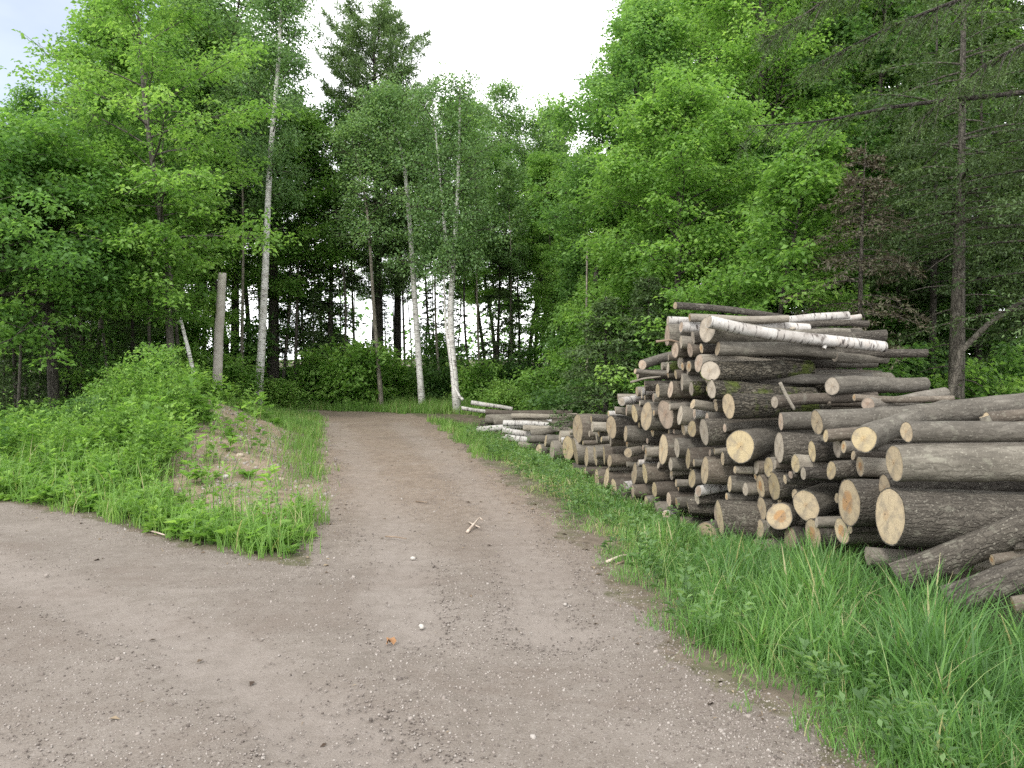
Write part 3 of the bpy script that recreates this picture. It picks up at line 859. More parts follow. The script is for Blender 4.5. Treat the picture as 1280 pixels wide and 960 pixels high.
 (764, 534, 29, 'dark', 'tan', dict(lm=("the cream disc on the shoulder", "dark log with a clean cream disc end on the low shoulder"), d=8.95, az=66)),
 (769, 513, 10, 'pale', 'pink', dict(d=8.9, az=86)),
 (783, 513, 14, 'grey', 'pink', dict(d=8.7)),
 (782, 542, 20, 'grey', 'tan', dict(d=8.75)),
 (785, 566, 12, 'pale', 'tan', dict(d=8.6, to=(806, 559, 8.9), L=1.4)),
 (838, 580, 18, 'grey', 'grey', dict(d=7.8)),
 (845, 604, 10, 'pale', 'tan', dict(d=7.65)),
 (836, 624, 19, 'brown', 'pink', dict(d=7.75)),
 (820, 637, 21, 'pale', 'grey', dict(d=8.0)),
 (800, 637, 16, 'birch', 'grey', dict(d=8.4)),
 (808, 628, 16, 'grey', 'tan', dict(d=8.2)),
 (758, 598, 26, 'brown', 'tan', dict(d=9.3)),
 (744, 570, 26, 'grey', 'tan', dict(d=9.8)),
 (733, 571, 26, 'pale', 'tan', dict(d=10.4, az=76)),
 (746, 600, 30, 'brown', 'tan', dict(d=9.7)),
 (865, 598, 24, 'grey', 'yellow', dict(d=7.4)),
 (722, 536, 36, 'brown', 'tan', dict(lm=("the barky block", "short thick log showing rough brown bark at the start of the low stack"), d=10.8, to=(757, 538, 10.9), L=1.7)),
 (710, 560, 31, 'brown', 'yellow', dict(lm=("the cream end by the barky block", "log with a broad cream oval end in front of the barky block"), d=11.2, az=62)),
 (719, 562, 36, 'pale', 'tan', dict(d=10.9)),
 (690, 563, 24, 'pale', 'grey', dict(d=11.9, az=76)),
 (673, 563, 17, 'grey', 'tan', dict(d=12.4, to=(700, 565, 12.6), L=1.7)),
 # --- long poles of the far low stack
 (589, 503, 5.5, 'birch', 'grey', dict(lm=("the uppermost far birch pole", "thin white birch pole along the top of the far low stack"), d=15.6, to=(640, 511, 15.6))),
 (577, 510, 5, 'birch', 'tan', dict(lm=("the pole sticking out furthest", "thin pale pole sticking out furthest toward the road from the far stack"), d=15.4, to=(640, 517, 15.4))),
 (607, 515, 8, 'brown', 'tan', dict(d=14.9, to=(715, 516, 14.9))),
 (608, 524, 12, 'grey', 'yellow', dict(lm=("the thick far pole", "thickest grey pole of the far low stack with a yellow end"), d=14.4, to=(727, 524, 14.2))),
 (617, 526, 11, 'grey', 'yellow', dict(d=14.1, to=(727, 530, 14.0))),
 (629, 529, 8, 'birch', 'grey', dict(d=13.7, to=(688, 532, 13.6))),
 (597, 537, 8, 'birch', 'pink', dict(lm=("the white far pole", "white birch pole jutting left from the far low stack"), d=14.0, to=(676, 533, 13.8))),
 (629, 538, 8, 'birch', 'pink', dict(d=13.3, to=(697, 548, 13.1))),
 (664, 542, 9, 'grey', 'grey', dict(lm=("the crossed grey pole", "grey pole leaning across the others in the far low stack"), d=13.0, to=(724, 528, 13.0))),
 (632, 547, 9, 'birch', 'tan', dict(d=13.1, to=(697, 553, 12.9))),
 (614, 549, 6, 'birch', 'grey', dict(d=13.5, to=(650, 546, 13.5))),
 (600, 530, 9, 'dark', 'grey', dict(d=14.6, to=(680, 531, 14.6))),
 (618, 553, 7, 'dark', 'grey', dict(d=13.6, to=(690, 556, 13.5))),
 (640, 520, 7, 'pale', 'tan', dict(d=14.0, to=(722, 519, 14.0))),
 (655, 535, 8, 'pale', 'grey', dict(d=13.1, to=(720, 538, 12.9))),
 (648, 556, 9, 'pale', 'tan', dict(d=12.9, to=(705, 556, 12.7))),
 (622, 533, 6, 'birch', 'tan', dict(d=14.2, to=(690, 526, 14.0))),
 (660, 549, 10, 'grey', 'tan', dict(d=12.7, to=(712, 548, 12.5))),
 (700, 545, 14, 'pale', 'grey', dict(d=11.9, az=80)),
 (682, 551, 15, 'grey', 'tan', dict(d=12.2, az=80)),
]

def build_logs():
    L = []
    for (px, py, h, bark, cut, o) in LOGS:
        d = o.get('d') or float(np.interp(px, *PXD))
        near = P(px, py, d)
        r = h / 2 * d / FPX
        if 'to' in o:
            far = P(*o['to'])
            if 'L' in o:
                v = far - near; far = near + v / np.linalg.norm(v) * max(o['L'], np.linalg.norm(v))
        else:
            az = R(o.get('az', 82 + rng.normal() * 3) + (1 if px < 872 else 0))
            ln = o.get('L', 1.75 + .25 * rng.random() if px < 930 else 2.4)
            far = near + ln * np.array([math.sin(az), math.cos(az), rng.normal() * .025])
        L.append(dict(n=near, f=far, r=r, bark=bark, cut=cut, o=o, fix='lm' in o or 'to' in o, px=px, py=py))
    # logs that fill the gaps of the face (set back a little)
    poly = [(700, 548), (735, 524), (760, 520), (772, 500), (800, 466), (835, 432), (880, 440), (905, 500), (925, 545), (985, 545), (1060, 560),
            (1085, 640), (1050, 690), (950, 690), (860, 668), (800, 645), (760, 628), (720, 592), (700, 580)]
    def inside(x, y):
        c = False; j = len(poly) - 1
        for i in range(len(poly)):
            xi, yi = poly[i]; xj, yj = poly[j]
            if (yi > y) != (yj > y) and x < (xj - xi) * (y - yi) / (yj - yi) + xi: c = not c
            j = i
        return c
    tries = 0; nf = 0
    while tries < 30000 and nf < 135:
        tries += 1
        px = 700 + 370 * rng.random() ** 1.5; py = 400 + 290 * rng.random()
        if not inside(px, py): continue
        d = float(np.interp(px, *PXD)) + .12 * rng.random()
        p = P(px, py, d)
        r = .03 + .05 * rng.random() ** 1.6
        if any(math.hypot(p[1] - q['n'][1], p[2] - q['n'][2]) < (r + q['r']) * .84 for q in L): continue
        p = p + np.array([-.10 + .22 * rng.random(), 0, 0])
        az = R((84 if px < 872 else 83) + rng.normal() * 2.5)
        far = p + (1.35 + .3 * rng.random()) * np.array([math.sin(az), math.cos(az), rng.normal() * .02])
        L.append(dict(n=p, f=far, r=r, bark=rng.choice(['grey', 'pale', 'brown', 'dark', 'birch'], p=[.3, .22, .22, .16, .10] if px < 860 else [.36, .2, .2, .24, 0]),
                      cut=rng.choice(['tan', 'grey', 'yellow', 'orange', 'pink'], p=[.28, .3, .16, .10, .16]), o={}, fix=False, px=px, py=py))
        nf += 1
    # push apart logs whose ends overlap, mostly along the stack
    for it in range(30):
        for i in range(len(L)):
            for j in range(i):
                a, b = L[i], L[j]
                dv = (a['n'] - b['n'])[1:]
                dist = math.hypot(*dv) + 1e-6
                ov = (a['r'] + b['r']) * .88 - dist
                if ov > 0 and abs(a['n'][0] - b['n'][0]) < 1.4:
                    s = 1 if (a['px'] < b['px']) else -1
                    mvy = s * ov * .18
                    mvz = dv[1] / dist * ov * .10
                    for q, sg in ((a, 1), (b, -1)):
                        k = .25 if q['fix'] else 1.0
                        mv = np.array([0, sg * mvy * k, sg * mvz * k])
                        q['n'] = q['n'] + mv; q['f'] = q['f'] + mv
    # labels
    marks = [q for q in L if 'lm' in q['o']]
    for q in L: q['pp'] = project(q['n'])
    buckets = {}
    for q in L:
        if 'lm' in q['o']: continue
        best = min(marks, key=lambda m: math.hypot(m['pp'][0] - q['pp'][0], m['pp'][1] - q['pp'][1]))
        dx, dy = q['pp'][0] - best['pp'][0], q['pp'][1] - best['pp'][1]
        an = math.degrees(math.atan2(-dy, dx)) % 360
        rel = ['right of', 'up and right of', 'above', 'up and left of', 'left of', 'down and left of', 'below', 'down and right of'][int(((an + 22.5) % 360) // 45)]
        buckets.setdefault((best['o']['lm'][0], rel), []).append((math.hypot(dx, dy), q))
    ordw = ['first', 'second', 'third', 'fourth', 'fifth', 'sixth', 'seventh', 'eighth', 'ninth', 'tenth', 'eleventh', 'twelfth']
    bw = dict(grey='grey', pale='pale', dark='dark', brown='brown', mossy='mossy', birch='white birch')
    cw = dict(tan='tan', grey='grey', yellow='yellow', orange='orange', pink='pinkish')
    for (hd, rel), lst in buckets.items():
        lst.sort(key=lambda t: t[0])
        for i, (_, q) in enumerate(lst):
            size = 'thin' if q['r'] < .06 else ('slim' if q['r'] < .085 else ('stout' if q['r'] > .13 else 'mid-sized'))
            who = ('next one ' if i == 0 else ordw[i] + ' one ') if len(lst) > 1 else 'just '
            q['label'] = f"{size} {bw[q['bark']]} log, {cw[q['cut']]} end, {who}{rel} {hd}"
            if len(q['label'].split()) > 16: q['label'] = q['label'].replace(', next one', ',')
            if len(q['label'].split()) > 15: q['label'] = f"{size} {bw[q['bark']]} log, {who}{rel} {hd}".replace('just ', '').replace('mid-sized ', '')
    for q in L:
        if 'lm' not in q['o'] and len(q['label'].split()) > 16:
            q['label'] = q['label'].replace(' up and ', ' above and ').replace(' one ', ' ')
        if 'lm' not in q['o'] and len(q['label'].split()) > 16:
            q['label'] = ' '.join(q['label'].split()[1:])
        o = make_log(q['n'], q['f'], q['r'], q['r'] * q['o'].get('rt', .82 + .12 * rng.random()), q['bark'], q['cut'],
                     q['o'].get('st') or ([(.25 + .6 * rng.random(), rng.random() * 6.28, .015 + .03 * rng.random(), .2 * q['r'] + .006) for _ in range(rng.integers(1, 3))] if rng.random() < .16 and q['r'] > .05 else ()), crook=.010 if q['r'] > .08 else .018, tilt=q['o'].get('tilt', 0))
        far_stack = q['n'][1] > 12.3
        grp = "poles of the far low stack" if far_stack else ("logs of the near stack" if q['n'][1] < 6.65 else "logs of the tall stack")
        tag(o, q['o']['lm'][1] if 'lm' in q['o'] else q['label'], "log", grp)
build_logs()

# ------------------------------------------------------------------ small things on the ground
def stick(name, pts, r, mat, label, cat, dpts=None):
    pts = np.array(pts); o = pts[0].copy()
    mb = MB(); mb.tube(pts - o, np.linspace(r, r * .5, len(pts)), 6, lump=.12)
    return tag(link(name, mb.mesh(name, mat, True), None, o), label, cat)

def gp(px, py):
    """ground point seen at this pixel"""
    lo, hi = 1.5, 60.0
    for d in np.arange(1.8, 40, .05):
        p = P(px, py, d)
        if p[2] <= hz(p[0], p[1]): return np.array([p[0], p[1], hz(p[0], p[1])])
    return P(px, py, 30)
up = np.array([0, 0, 1.])
def gstick(pix, r, mat, label, lift=.01, cat="stick", name="stick"):
    pts = [gp(*q) + up * (r + lift * i) for i, q in enumerate(pix)]
    return stick(name, pts, r, mat, label, cat)
gstick([(584, 668), (592, 661), (599, 655), (603, 661)], .012, M['stick'], "pale crooked piece of wood lying on the dirt road", .02)
gstick([(586, 654), (592, 660), (600, 664)], .009, M['stick'], "short bleached stick crossing the pale crooked one")
gstick([(482, 673), (494, 675), (508, 678)], .007, M['twig'], "thin dark twig on the road left of the crossed sticks")
gstick([(520, 628), (534, 631)], .007, M['twig'], "thin twig lying on the road above the crossed sticks")
gstick([(758, 705), (775, 702), (800, 701)], .011, M['stick'], "grey bare stick lying in the verge grass", .02)
gstick([(770, 708), (784, 704), (792, 699)], .006, M['twig'], "thin brown twig beside the grey stick in the verge")
gstick([(180, 664), (196, 670), (206, 676)], .009, M['stick'], "bleached stick at the foot of the weedy mound", .015)
gstick([(1000, 806), (1012, 800), (1030, 803)], .005, M['stick'], "pale bent stalk at the edge of the near grass", .02)
def stone(px, py, s, mat, label):
    p = gp(px, py)
    a = np.linspace(0, 2 * pi, 9)[:-1]
    rows = []
    for k, (zz, rr) in enumerate(((-.4, .7), (0, 1), (.35, .9), (.6, .55), (.68, .06))):
        q = rr * (1 + .15 * rng.normal(size=8))
        rows.append(np.stack([s * q * np.cos(a), s * .75 * q * np.sin(a), np.full(8, s * zz) + s * .05 * rng.normal(size=8)], 1))
    V = np.concatenate(rows); i, j = np.meshgrid(np.arange(4), np.arange(8), indexing='ij'); j2 = (j + 1) % 8
    F = np.stack([i * 8 + j, i * 8 + j2, i * 8 + 8 + j2, i * 8 + 8 + j], -1).reshape(-1, 4)
    o = link("stone", mk("stone", V, F, mat, smooth=False), None, p); o.rotation_euler = (0, 0, rng.random() * 6)
    tag(o, label, "stone", "stones lying on the earth")
stone(527, 785, .022, M['stone_white'], "small white stone on the road by the brown leaf")
stone(330, 512, .10, M['stone_tan'], "pale tan rock on top of the bare mound")
stone(316, 507, .07, M['stone_tan'], "tan rock next to the larger rock on the mound")
stone(300, 570, .05, M['stone_tan'], "tan rock half way down the bare earth flank")
stone(282, 598, .045, M['stone_white'], "pale stone low on the bare earth flank")
stone(352, 600, .04, M['stone_tan'], "small stone at the road side of the bare flank")
stone(290, 545, .05, M['stone_white'], "pale rock at the upper edge of the bare flank")
stone(516, 700, .02, M['stone_white'], "flat pale stone on the road below the thin dark twig")
def litter():
    n = 16000
    y = 2.3 + 15 * rng.random(n) ** 1.3; x = -8 + 10 * rng.random(n)
    k = road_mask(x, y)
    ok = in_view(x, y) & (np.abs(k) < .55) & (rng.random(n) < np.exp(-np.abs(k + .02) * 7))
    ok |= in_view(x, y) & (k < 0) & (rng.random(n) < .035)
    x, y = x[ok], y[ok]; n = len(x)
    az = rng.random(n) * 6.28
    L = .012 + .05 * rng.random(n) ** 2; W = np.where(rng.random(n) < .6, .004 + .003 * rng.random(n), .5 * L)
    d = np.stack([np.cos(az), np.sin(az), .12 * rng.normal(size=n)], 1)
    nr = np.stack([.25 * rng.normal(size=n), .25 * rng.normal(size=n), np.ones(n)], 1)
    V, F = leaf_arrays(np.stack([x, y, height(x, y) - .014 * track(x, y) + .006], 1), d, nr, L, W, .1)
    tag(link("litter", mk("litter", V, F, M['litter'], tint=np.repeat(rng.random(n), 4))), kind="stuff", label="bits of bark, straw and dead leaves along the road edges")
M['litter'] = leaf_mat("dry_litter", [(0, (.06, .042, .03)), (.5, (.16, .115, .075)), (1, (.34, .27, .18))], .05, .9, (1, 1, 1))
litter()
def dead_leaf():
    p = gp(487, 808) + up * .008
    k = 9; a = np.linspace(0, 2 * pi, k * 2 + 1)[:-1]
    r = .036 * (1 - .3 * (np.arange(k * 2) % 2)) * (.75 + .25 * np.cos(a))
    V = [[0, 0, .018]] + [[r[i] * math.cos(a[i]), r[i] * math.sin(a[i]), .006 + .018 * math.sin(3 * a[i])] for i in range(k * 2)]
    F = [[0, 1 + 2 * i, 2 + 2 * i, 1 + (2 * i + 2) % (2 * k)] for i in range(k)]
    tag(link("dead_leaf", mk("dead_leaf", V, F, M['dead_leaf']), None, p), "dry orange-brown leaf lying on the gravel", "leaf")
dead_leaf()

# ------------------------------------------------------------------ trees
def wob_path(r, h, lean=(0, 0), k=14, amp=.02):
    t = np.linspace(0, 1, k)
    p = np.stack([lean[0] * t * h, lean[1] * t * h, t * h], 1)
    ph = r.random(4) * 6.28
    p[:, 0] += amp * h * (np.sin(3.1 * t + ph[0]) - math.sin(ph[0])) + .4 * amp * h * (np.sin(8 * t + ph[1]) - math.sin(ph[1]))
    p[:, 1] += amp * h * (np.sin(3.4 * t + ph[2]) - math.sin(ph[2]))
    return p

def along(path, t):
    s = np.linspace(0, 1, len(path))
    return np.array([np.interp(t, s, path[:, i]) for i in range(3)])

def leaves_from(r, C, S, n, L, mat, flat=.35, name="crown", wide=.62, hang=.0):
    """n leaves shared over clusters C (k,3) of radius S, lying in flattened pads"""
    w = S ** 1.6; ci = r.choice(len(C), size=n, p=w / w.sum())
    off = r.normal(size=(n, 3)).clip(-2.2, 2.2) * (.55 * S[ci])[:, None]; off[:, 2] *= flat
    off[:, 2] -= .2 * (np.hypot(off[:, 0], off[:, 1]) ** 2) / S[ci]
    pos = C[ci] + off
    az = np.arctan2(off[:, 1], off[:, 0]) + r.normal(size=n) * .9
    d = np.stack([np.cos(az), np.sin(az), -.25 - hang + .35 * r.normal(size=n)], 1)
    nr = np.stack([.7 * r.normal(size=n), .7 * r.normal(size=n), np.ones(n)], 1)
    ll = L * (.6 + .7 * r.random(n))
    V, F = leaf_arrays(pos, d, nr, ll, ll * wide)
    ct = r.normal(size=len(C)) * .20
    tn = np.clip(.48 + ct[ci] + .12 * r.normal(size=n), 0, 1)
    return mk(name, V, F, mat, tint=np.repeat(tn, 4))

def gen_hardwood(r, path, r0, cb=.35, Rc=2.2, nleaf=24000, L=.11, leaf='maple_leaf', bark='tree_grey', nlimb=26, flat=.35, elev=(15, 60), shape='round', taper=.85, hang=0, extra_forks=()):
    path = np.asarray(path, float)
    h = path[-1][2]
    mb = MB()
    k = len(path); t = np.linspace(0, 1, k)
    rad = r0 * (1 - taper * t ** 1.1)
    rad[0] *= 1.25
    mb.tube(path, rad, 10, lump=.03, r=r)
    C, S = [], []
    paths = [(path, cb)]
    for fp, fcb in extra_forks:
        fp = np.asarray(fp, float); paths.append((fp, fcb))
        mb.tube(fp, np.linspace(r0 * .62, r0 * .12, len(fp)), 8, lump=.03, r=r)
    for ip, (pt, cbb) in enumerate(paths):
        g0 = r.random() * 6.28
        nl = nlimb if ip == 0 else int(nlimb * .7)
        for i in range(nl):
            q = (i + .6 * r.random()) / nl
            tt = cbb + (1 - cbb) * q
            b = along(pt, tt)
            if shape == 'round': ln = Rc * (.55 + .75 * q) * (1 - q) ** .55 * 1.25 + .15 * Rc
            elif shape == 'narrow': ln = Rc * (.5 + .5 * q) * (1.02 - q) ** .5 + .1 * Rc
            else: ln = Rc * (1 - .75 * q)
            ln *= .65 + .6 * r.random()
            az = g0 + i * 2.4 + r.normal() * .3
            el = R(elev[0] + (elev[1] - elev[0]) * q + 10 * r.normal())
            dv = np.array([math.cos(az) * math.cos(el), math.sin(az) * math.cos(el), math.sin(el)])
            side = np.array([-math.sin(az), math.cos(az), 0])
            kk = 5; tv = np.linspace(0, 1, kk)
            pts = b + np.outer(tv, dv) * ln + np.outer(tv ** 2, [0, 0, -.18 * ln]) + np.outer(np.sin(tv * 3 + r.random() * 3) * tv, side) * .08 * ln
            lr = max(.007, min(r0 * .34, .011 * ln + .006) * (1 - .6 * q))
            mb.tube(pts, np.linspace(lr, .004, kk), 5, mi=1, cap=False, r=r)
            nt_ = max(4, int(4 + 5.5 * ln / max(Rc, .1)))
            for jx in range(nt_):
                s_ = .22 + .78 * (jx + r.random()) / nt_
                o = np.array([np.interp(s_, tv, pts[:, c]) for c in range(3)])
                sg = 1 if jx % 2 else -1
                td = norm(dv * np.array([1, 1, .6]) + side * sg * (.5 + .6 * r.random()) + [0, 0, .1 + .45 * r.normal()])
                tl = ln * (.22 + .3 * r.random()) * (1.15 - .5 * s_)
                e = o + td * tl - np.array([0, 0, .1 * tl])
                mb.tube([o, (o + e) / 2 + [0, 0, .03 * tl], e], [max(.004, lr * .4), .005, .003], 4, mi=1, cap=False, r=r)
                cs = (.12 + .06 * Rc) * (.4 + 1.1 * r.random())
                C += [o + (e - o) * .55 + [0, 0, .08 * r.normal()], e + [0, 0, .10 * r.normal()]]; S += [cs * .8, cs]
            C.append(pts[-1]); S.append(.10 + .06 * Rc)
        C.append(pt[-1]); S.append(.15 + .12 * Rc)
    me_t = mb.mesh("trunk", [M[bark], M['tree_dark' if bark in ('tree_birch', 'tree_pale') else bark]], True)
    me_c = leaves_from(r, np.array(C), np.array(S), nleaf, L, M[leaf], flat, hang=hang)
    return me_t, me_c

def needles(r, base, tip, sp, per, L, W, droop=.0):
    """needle quads along many twigs (base -> tip arrays)"""
    n = len(base)
    ti = np.repeat(np.arange(n), per)
    q = np.tile((np.arange(per) + .5) / per, n) + .3 / per * r.normal(size=n * per)
    ax = tip - base
    pos = base[ti] + ax[ti] * q[:, None]
    a = norm(ax)[ti]
    rd = norm(r.normal(size=(n * per, 3)) * np.array([1, 1, sp]))
    d = norm(a * .9 + rd * .9)
    nr = np.array([0, 0, 1.]) + .4 * r.normal(size=(n * per, 3))
    ll = L * (.7 + .6 * r.random(n * per))
    V, F = leaf_arrays(pos, d, nr, ll, np.full(n * per, W), .03)
    return V, F, ti

def gen_conifer(r, path, r0, cb=.1, Rc=1.2, spacing=.3, per_whorl=6, leaf='hemlock_needle', bark='tree_dark', droop=.25, rise=.1, per=6, L=.07, W=.03, twig=.12, shape='cone', dens=1.0, dead_below=0.0, sp=.35):
    path = np.asarray(path, float); h = path[-1][2]
    mb = MB(); t = np.linspace(0, 1, len(path))
    rad = r0 * (1 - .93 * t); rad[0] *= 1.2
    mb.tube(path, rad, 10, lump=.04, r=r)
    B, T = [], []
    z = cb * h
    if dead_below:
        zz = dead_below * h
        while zz < cb * h:
            b = along(path, zz / h); az = r.random() * 6.28; ln = .3 + .9 * r.random()
            dv = np.array([math.cos(az), math.sin(az), .05 + .2 * r.normal()])
            tv = np.linspace(0, 1, 4)
            pts = b + np.outer(tv, dv) * ln - np.outer(tv ** 2, [0, 0, .25 * ln])
            mb.tube(pts, np.linspace(.014, .004, 4), 5, cap=False, r=r)
            zz += .18 + .2 * r.random()
    while z < h * .985:
        q = (z - cb * h) / (h * (1 - cb))
        if shape == 'cone': ln0 = Rc * (1 - q) ** .85 + .08
        elif shape == 'pine': ln0 = Rc * (.35 + 1.1 * q) * (1 - q) ** .6 * 1.15 + .12
        else: ln0 = Rc * (1 - q ** 2) * .95 + .1
        g0 = r.random() * 6.28
        for i in range(per_whorl):
            if r.random() > dens: continue
            az = g0 + i * 2 * pi / per_whorl + .3 * r.normal()
            ln = ln0 * (.6 + .55 * r.random())
            b = along(path, min(1, (z + .1 * r.normal()) / h))
            el = rise + .5 * max(0, q - .55)
            dv = np.array([math.cos(az), math.sin(az), el + .08 * r.normal()])
            side = np.array([-math.sin(az), math.cos(az), 0])
            kk = 6; tv = np.linspace(0, 1, kk)
            pts = b + np.outer(tv, dv) * ln - np.outer(tv ** 2, [0, 0, droop * ln]) + (np.outer(tv ** 3, [0, 0, .35 * ln]) if shape == 'pine' else 0)
            mb.tube(pts, np.linspace(max(.006, .012 * ln), .003, kk), 5, cap=False, r=r)
            nt_ = max(4, int(ln / twig))
            s_ = .12 + .88 * (np.arange(nt_) + r.random(nt_)) / nt_
            if shape == 'pine': s_ = .35 + .65 * (np.arange(nt_) + r.random(nt_)) / nt_
            o = np.stack([np.interp(s_, tv, pts[:, c]) for c in range(3)], 1)
            for sg in (-1, 1):
                tl = (ln * .42 * (1.08 - s_) + .10) * (.6 + .6 * r.random(nt_))
                td = norm(np.array([dv[0], dv[1], 0]) * .75 + side * sg + r.normal(size=(nt_, 3)) * (.2, .2, .32) + np.array([0, 0, .35 if shape == 'pine' else -.22]))
                B.append(o); T.append(o + td * tl[:, None])
            B.append(pts[-2:-1]); T.append(pts[-1:])
        z += spacing * (.8 + .4 * r.random())
    B.append(path[-2:-1]); T.append(path[-1:] + [0, 0, .1])
    B = np.concatenate(B); T = np.concatenate(T)
    V, F, ti = needles(r, B, T, sp, per, L, W)
    tn = np.clip(.45 + .15 * r.normal(size=len(B))[ti] + .12 * r.normal(size=len(ti)), 0, 1)
    return mb.mesh("trunk", [M[bark]], True), mk("crown", V, F, M[leaf], tint=np.repeat(tn, 4))

def plant_tree(name, meshes, x, y, label, cat="tree", group=None, rz=0.0, sc=1.0, sz=None, sink=.08, zoff=0, parts=("trunk", "crown")):
    o = empty(name, (x, y, hz(x, y) - sink + zoff), rz)
    o.scale = (sc, sc, sz or sc)
    tag(o, label, cat, group)
    for nm, me in zip(parts, meshes):
        if me is not None: link(nm, me, o)
    return o

def pix_path(pix, d, k=14, dy=0.0):
    """trunk line through these pixels at depth d; returns base (x, y) and the local path"""
    pts = [P(px, py, d + dy * i) for i, (px, py) in enumerate(pix)]
    pts = np.array(pts)
    x0, y0 = pts[0][0], pts[0][1]
    z0 = hz(x0, y0) - .08
    pts[0][2] = min(pts[0][2], z0)
    loc = pts - np.array([x0, y0, z0]); loc[0] = 0
    s = np.linspace(0, 1, len(loc)); ss = np.linspace(0, 1, k)
    q = np.stack([np.interp(ss, s, loc[:, i]) for i in range(3)], 1)
    q[1:-1] = .25 * q[:-2] + .5 * q[1:-1] + .25 * q[2:]
    return x0, y0, q

FOREST = "trees of the forest edge"
def hero(name, label, pix, d, fn, seed, cat="tree", group=FOREST, dy=0.0, **kw):
    x, y, path = pix_path(pix, d, dy=dy)
    r = np.random.default_rng(seed)
    if fn is gen_hardwood and 'forks' in kw:
        ff = []
        for fp, cbb in kw.pop('forks'):
            p = np.array([P(a, b, d) for a, b in fp]) - np.array([x, y, hz(x, y) - .08])
            s = np.linspace(0, 1, len(p)); ss = np.linspace(0, 1, 9)
            ff.append((np.stack([np.interp(ss, s, p[:, i]) for i in range(3)], 1), cbb))
        kw['extra_forks'] = ff
    m = fn(r, path, **kw)
    return plant_tree(name, m, x, y, label, cat, group)

# left side
hero("maple_tree", "tall slender maple with airy tiered top, rooted at the back of the mound", [(217, 452), (205, 300), (180, 130), (168, -60)], 15.5, gen_hardwood, 11,
     r0=.08, cb=.26, Rc=2.0, nleaf=26000, L=.085, nlimb=40, flat=.5, elev=(10, 55), leaf='bright_leaf')
hero("maple_tree", "broad low-branched maple filling the gap beyond the weedy bank", [(70, 540), (62, 400), (60, 300), (66, 235)], 15, gen_hardwood, 12,
     r0=.11, cb=.36, Rc=2.5, nleaf=46000, L=.085, nlimb=46, flat=.5, elev=(0, 55), leaf='bright_leaf', bark='tree_dark')
hero("maple_tree", "dense maple at the far end of the weedy bank, boughs sweeping low", [(-60, 560), (-55, 400), (-40, 300), (-20, 250)], 14, gen_hardwood, 13,
     r0=.11, cb=.36, Rc=2.5, nleaf=42000, L=.09, nlimb=42, flat=.5, elev=(0, 50), leaf='maple_leaf', bark='tree_dark')
hero("birch_tree", "tall single white birch standing just behind the mound", [(322, 497), (330, 380), (337, 200), (350, 60), (352, -40)], 19, gen_hardwood, 14,
     r0=.10, cb=.44, Rc=1.5, nleaf=21000, L=.065, nlimb=48, flat=.9, elev=(25, 65), shape='narrow', leaf='birch_leaf', bark='tree_birch', taper=.8, hang=.3)
hero("hardwood_tree", "thin straight grey tree close behind the sawn-off post", [(254, 470), (256, 330), (250, 190), (262, 60)], 21, gen_hardwood, 15,
     r0=.055, cb=.35, Rc=1.3, nleaf=26000, L=.085, nlimb=36, flat=.7, leaf='bright_leaf', elev=(20, 65))
hero("hardwood_tree", "slim pale grey tree standing right next to the single tall birch", [(368, 500), (371, 400), (374, 280), (380, 150)], 21.5, gen_hardwood, 16,
     r0=.05, cb=.4, Rc=1.4, nleaf=24000, L=.085, nlimb=34, flat=.7, leaf='bright_leaf', elev=(20, 65))
hero("aspen_tree", "slim aspen leaning left in front of the big white pine", [(478, 503), (468, 400), (460, 260), (440, 170)], 19.5, gen_hardwood, 17,
     r0=.06, cb=.55, Rc=1.2, nleaf=8000, L=.07, nlimb=30, flat=.8, leaf='birch_leaf', bark='tree_pale', elev=(20, 65))
hero("birch_tree", "single white birch at the road's crest with a crooked upper stem", [(528, 503), (520, 400), (511, 260), (503, 185), (480, 130)], 20, gen_hardwood, 18,
     r0=.085, cb=.66, Rc=1.1, nleaf=9000, L=.07, nlimb=24, flat=.9, elev=(20, 60), leaf='birch_leaf', bark='tree_birch', taper=.75, hang=.3)
hero("birch_tree", "forked white birch with two stems parting beside the road's end", [(572, 497), (562, 400), (566, 340), (573, 230), (575, 110)], 19, gen_hardwood, 19,
     r0=.095, cb=.55, Rc=1.6, nleaf=21000, L=.065, nlimb=40, flat=.9, elev=(20, 65), leaf='birch_leaf', bark='tree_birch', taper=.75, hang=.3, shape='narrow',
     forks=[([(566, 350), (557, 300), (551, 230), (540, 120)], .45), ([(572, 497), (566, 470), (556, 400), (555, 320)], .9)])
hero("white_pine", "tallest white pine with feathery blue-green crown above the road's crest", [(473, 500), (472, 300), (470, 150), (466, 12)], 23, gen_conifer, 20,
     r0=.17, cb=.22, Rc=2.3, spacing=.30, per_whorl=8, leaf='pine_needle', shape='pine', per=15, L=.14, W=.026, twig=.11, droop=.05, rise=.12, sp=.8, dead_below=.1)
hero("white_pine", "second white pine, shorter, close beside the tallest pine", [(497, 500), (497, 350), (500, 200), (505, 120)], 25, gen_conifer, 21,
     r0=.14, cb=.28, Rc=1.7, spacing=.36, per_whorl=6, leaf='pine_needle', shape='pine', per=14, L=.15, W=.024, twig=.16, droop=.08, rise=.1, sp=.8, dead_below=.1)
hero("spruce_tree", "dark pyramid spruce standing in the shade left of the pines", [(412, 500), (413, 400), (415, 300), (414, 240)], 22.5, gen_conifer, 22,
     r0=.10, cb=.08, Rc=1.1, spacing=.26, per_whorl=6, per=10, L=.09, W=.04, twig=.13, droop=.2)
hero("hemlock_tree", "dark young hemlock filling the gap right of the forked birch", [(622, 492), (622, 430), (625, 350), (623, 290)], 23, gen_conifer, 23,
     r0=.07, cb=.06, Rc=1.0, spacing=.24, per_whorl=6, per=10, L=.09, W=.04, twig=.13, droop=.3)
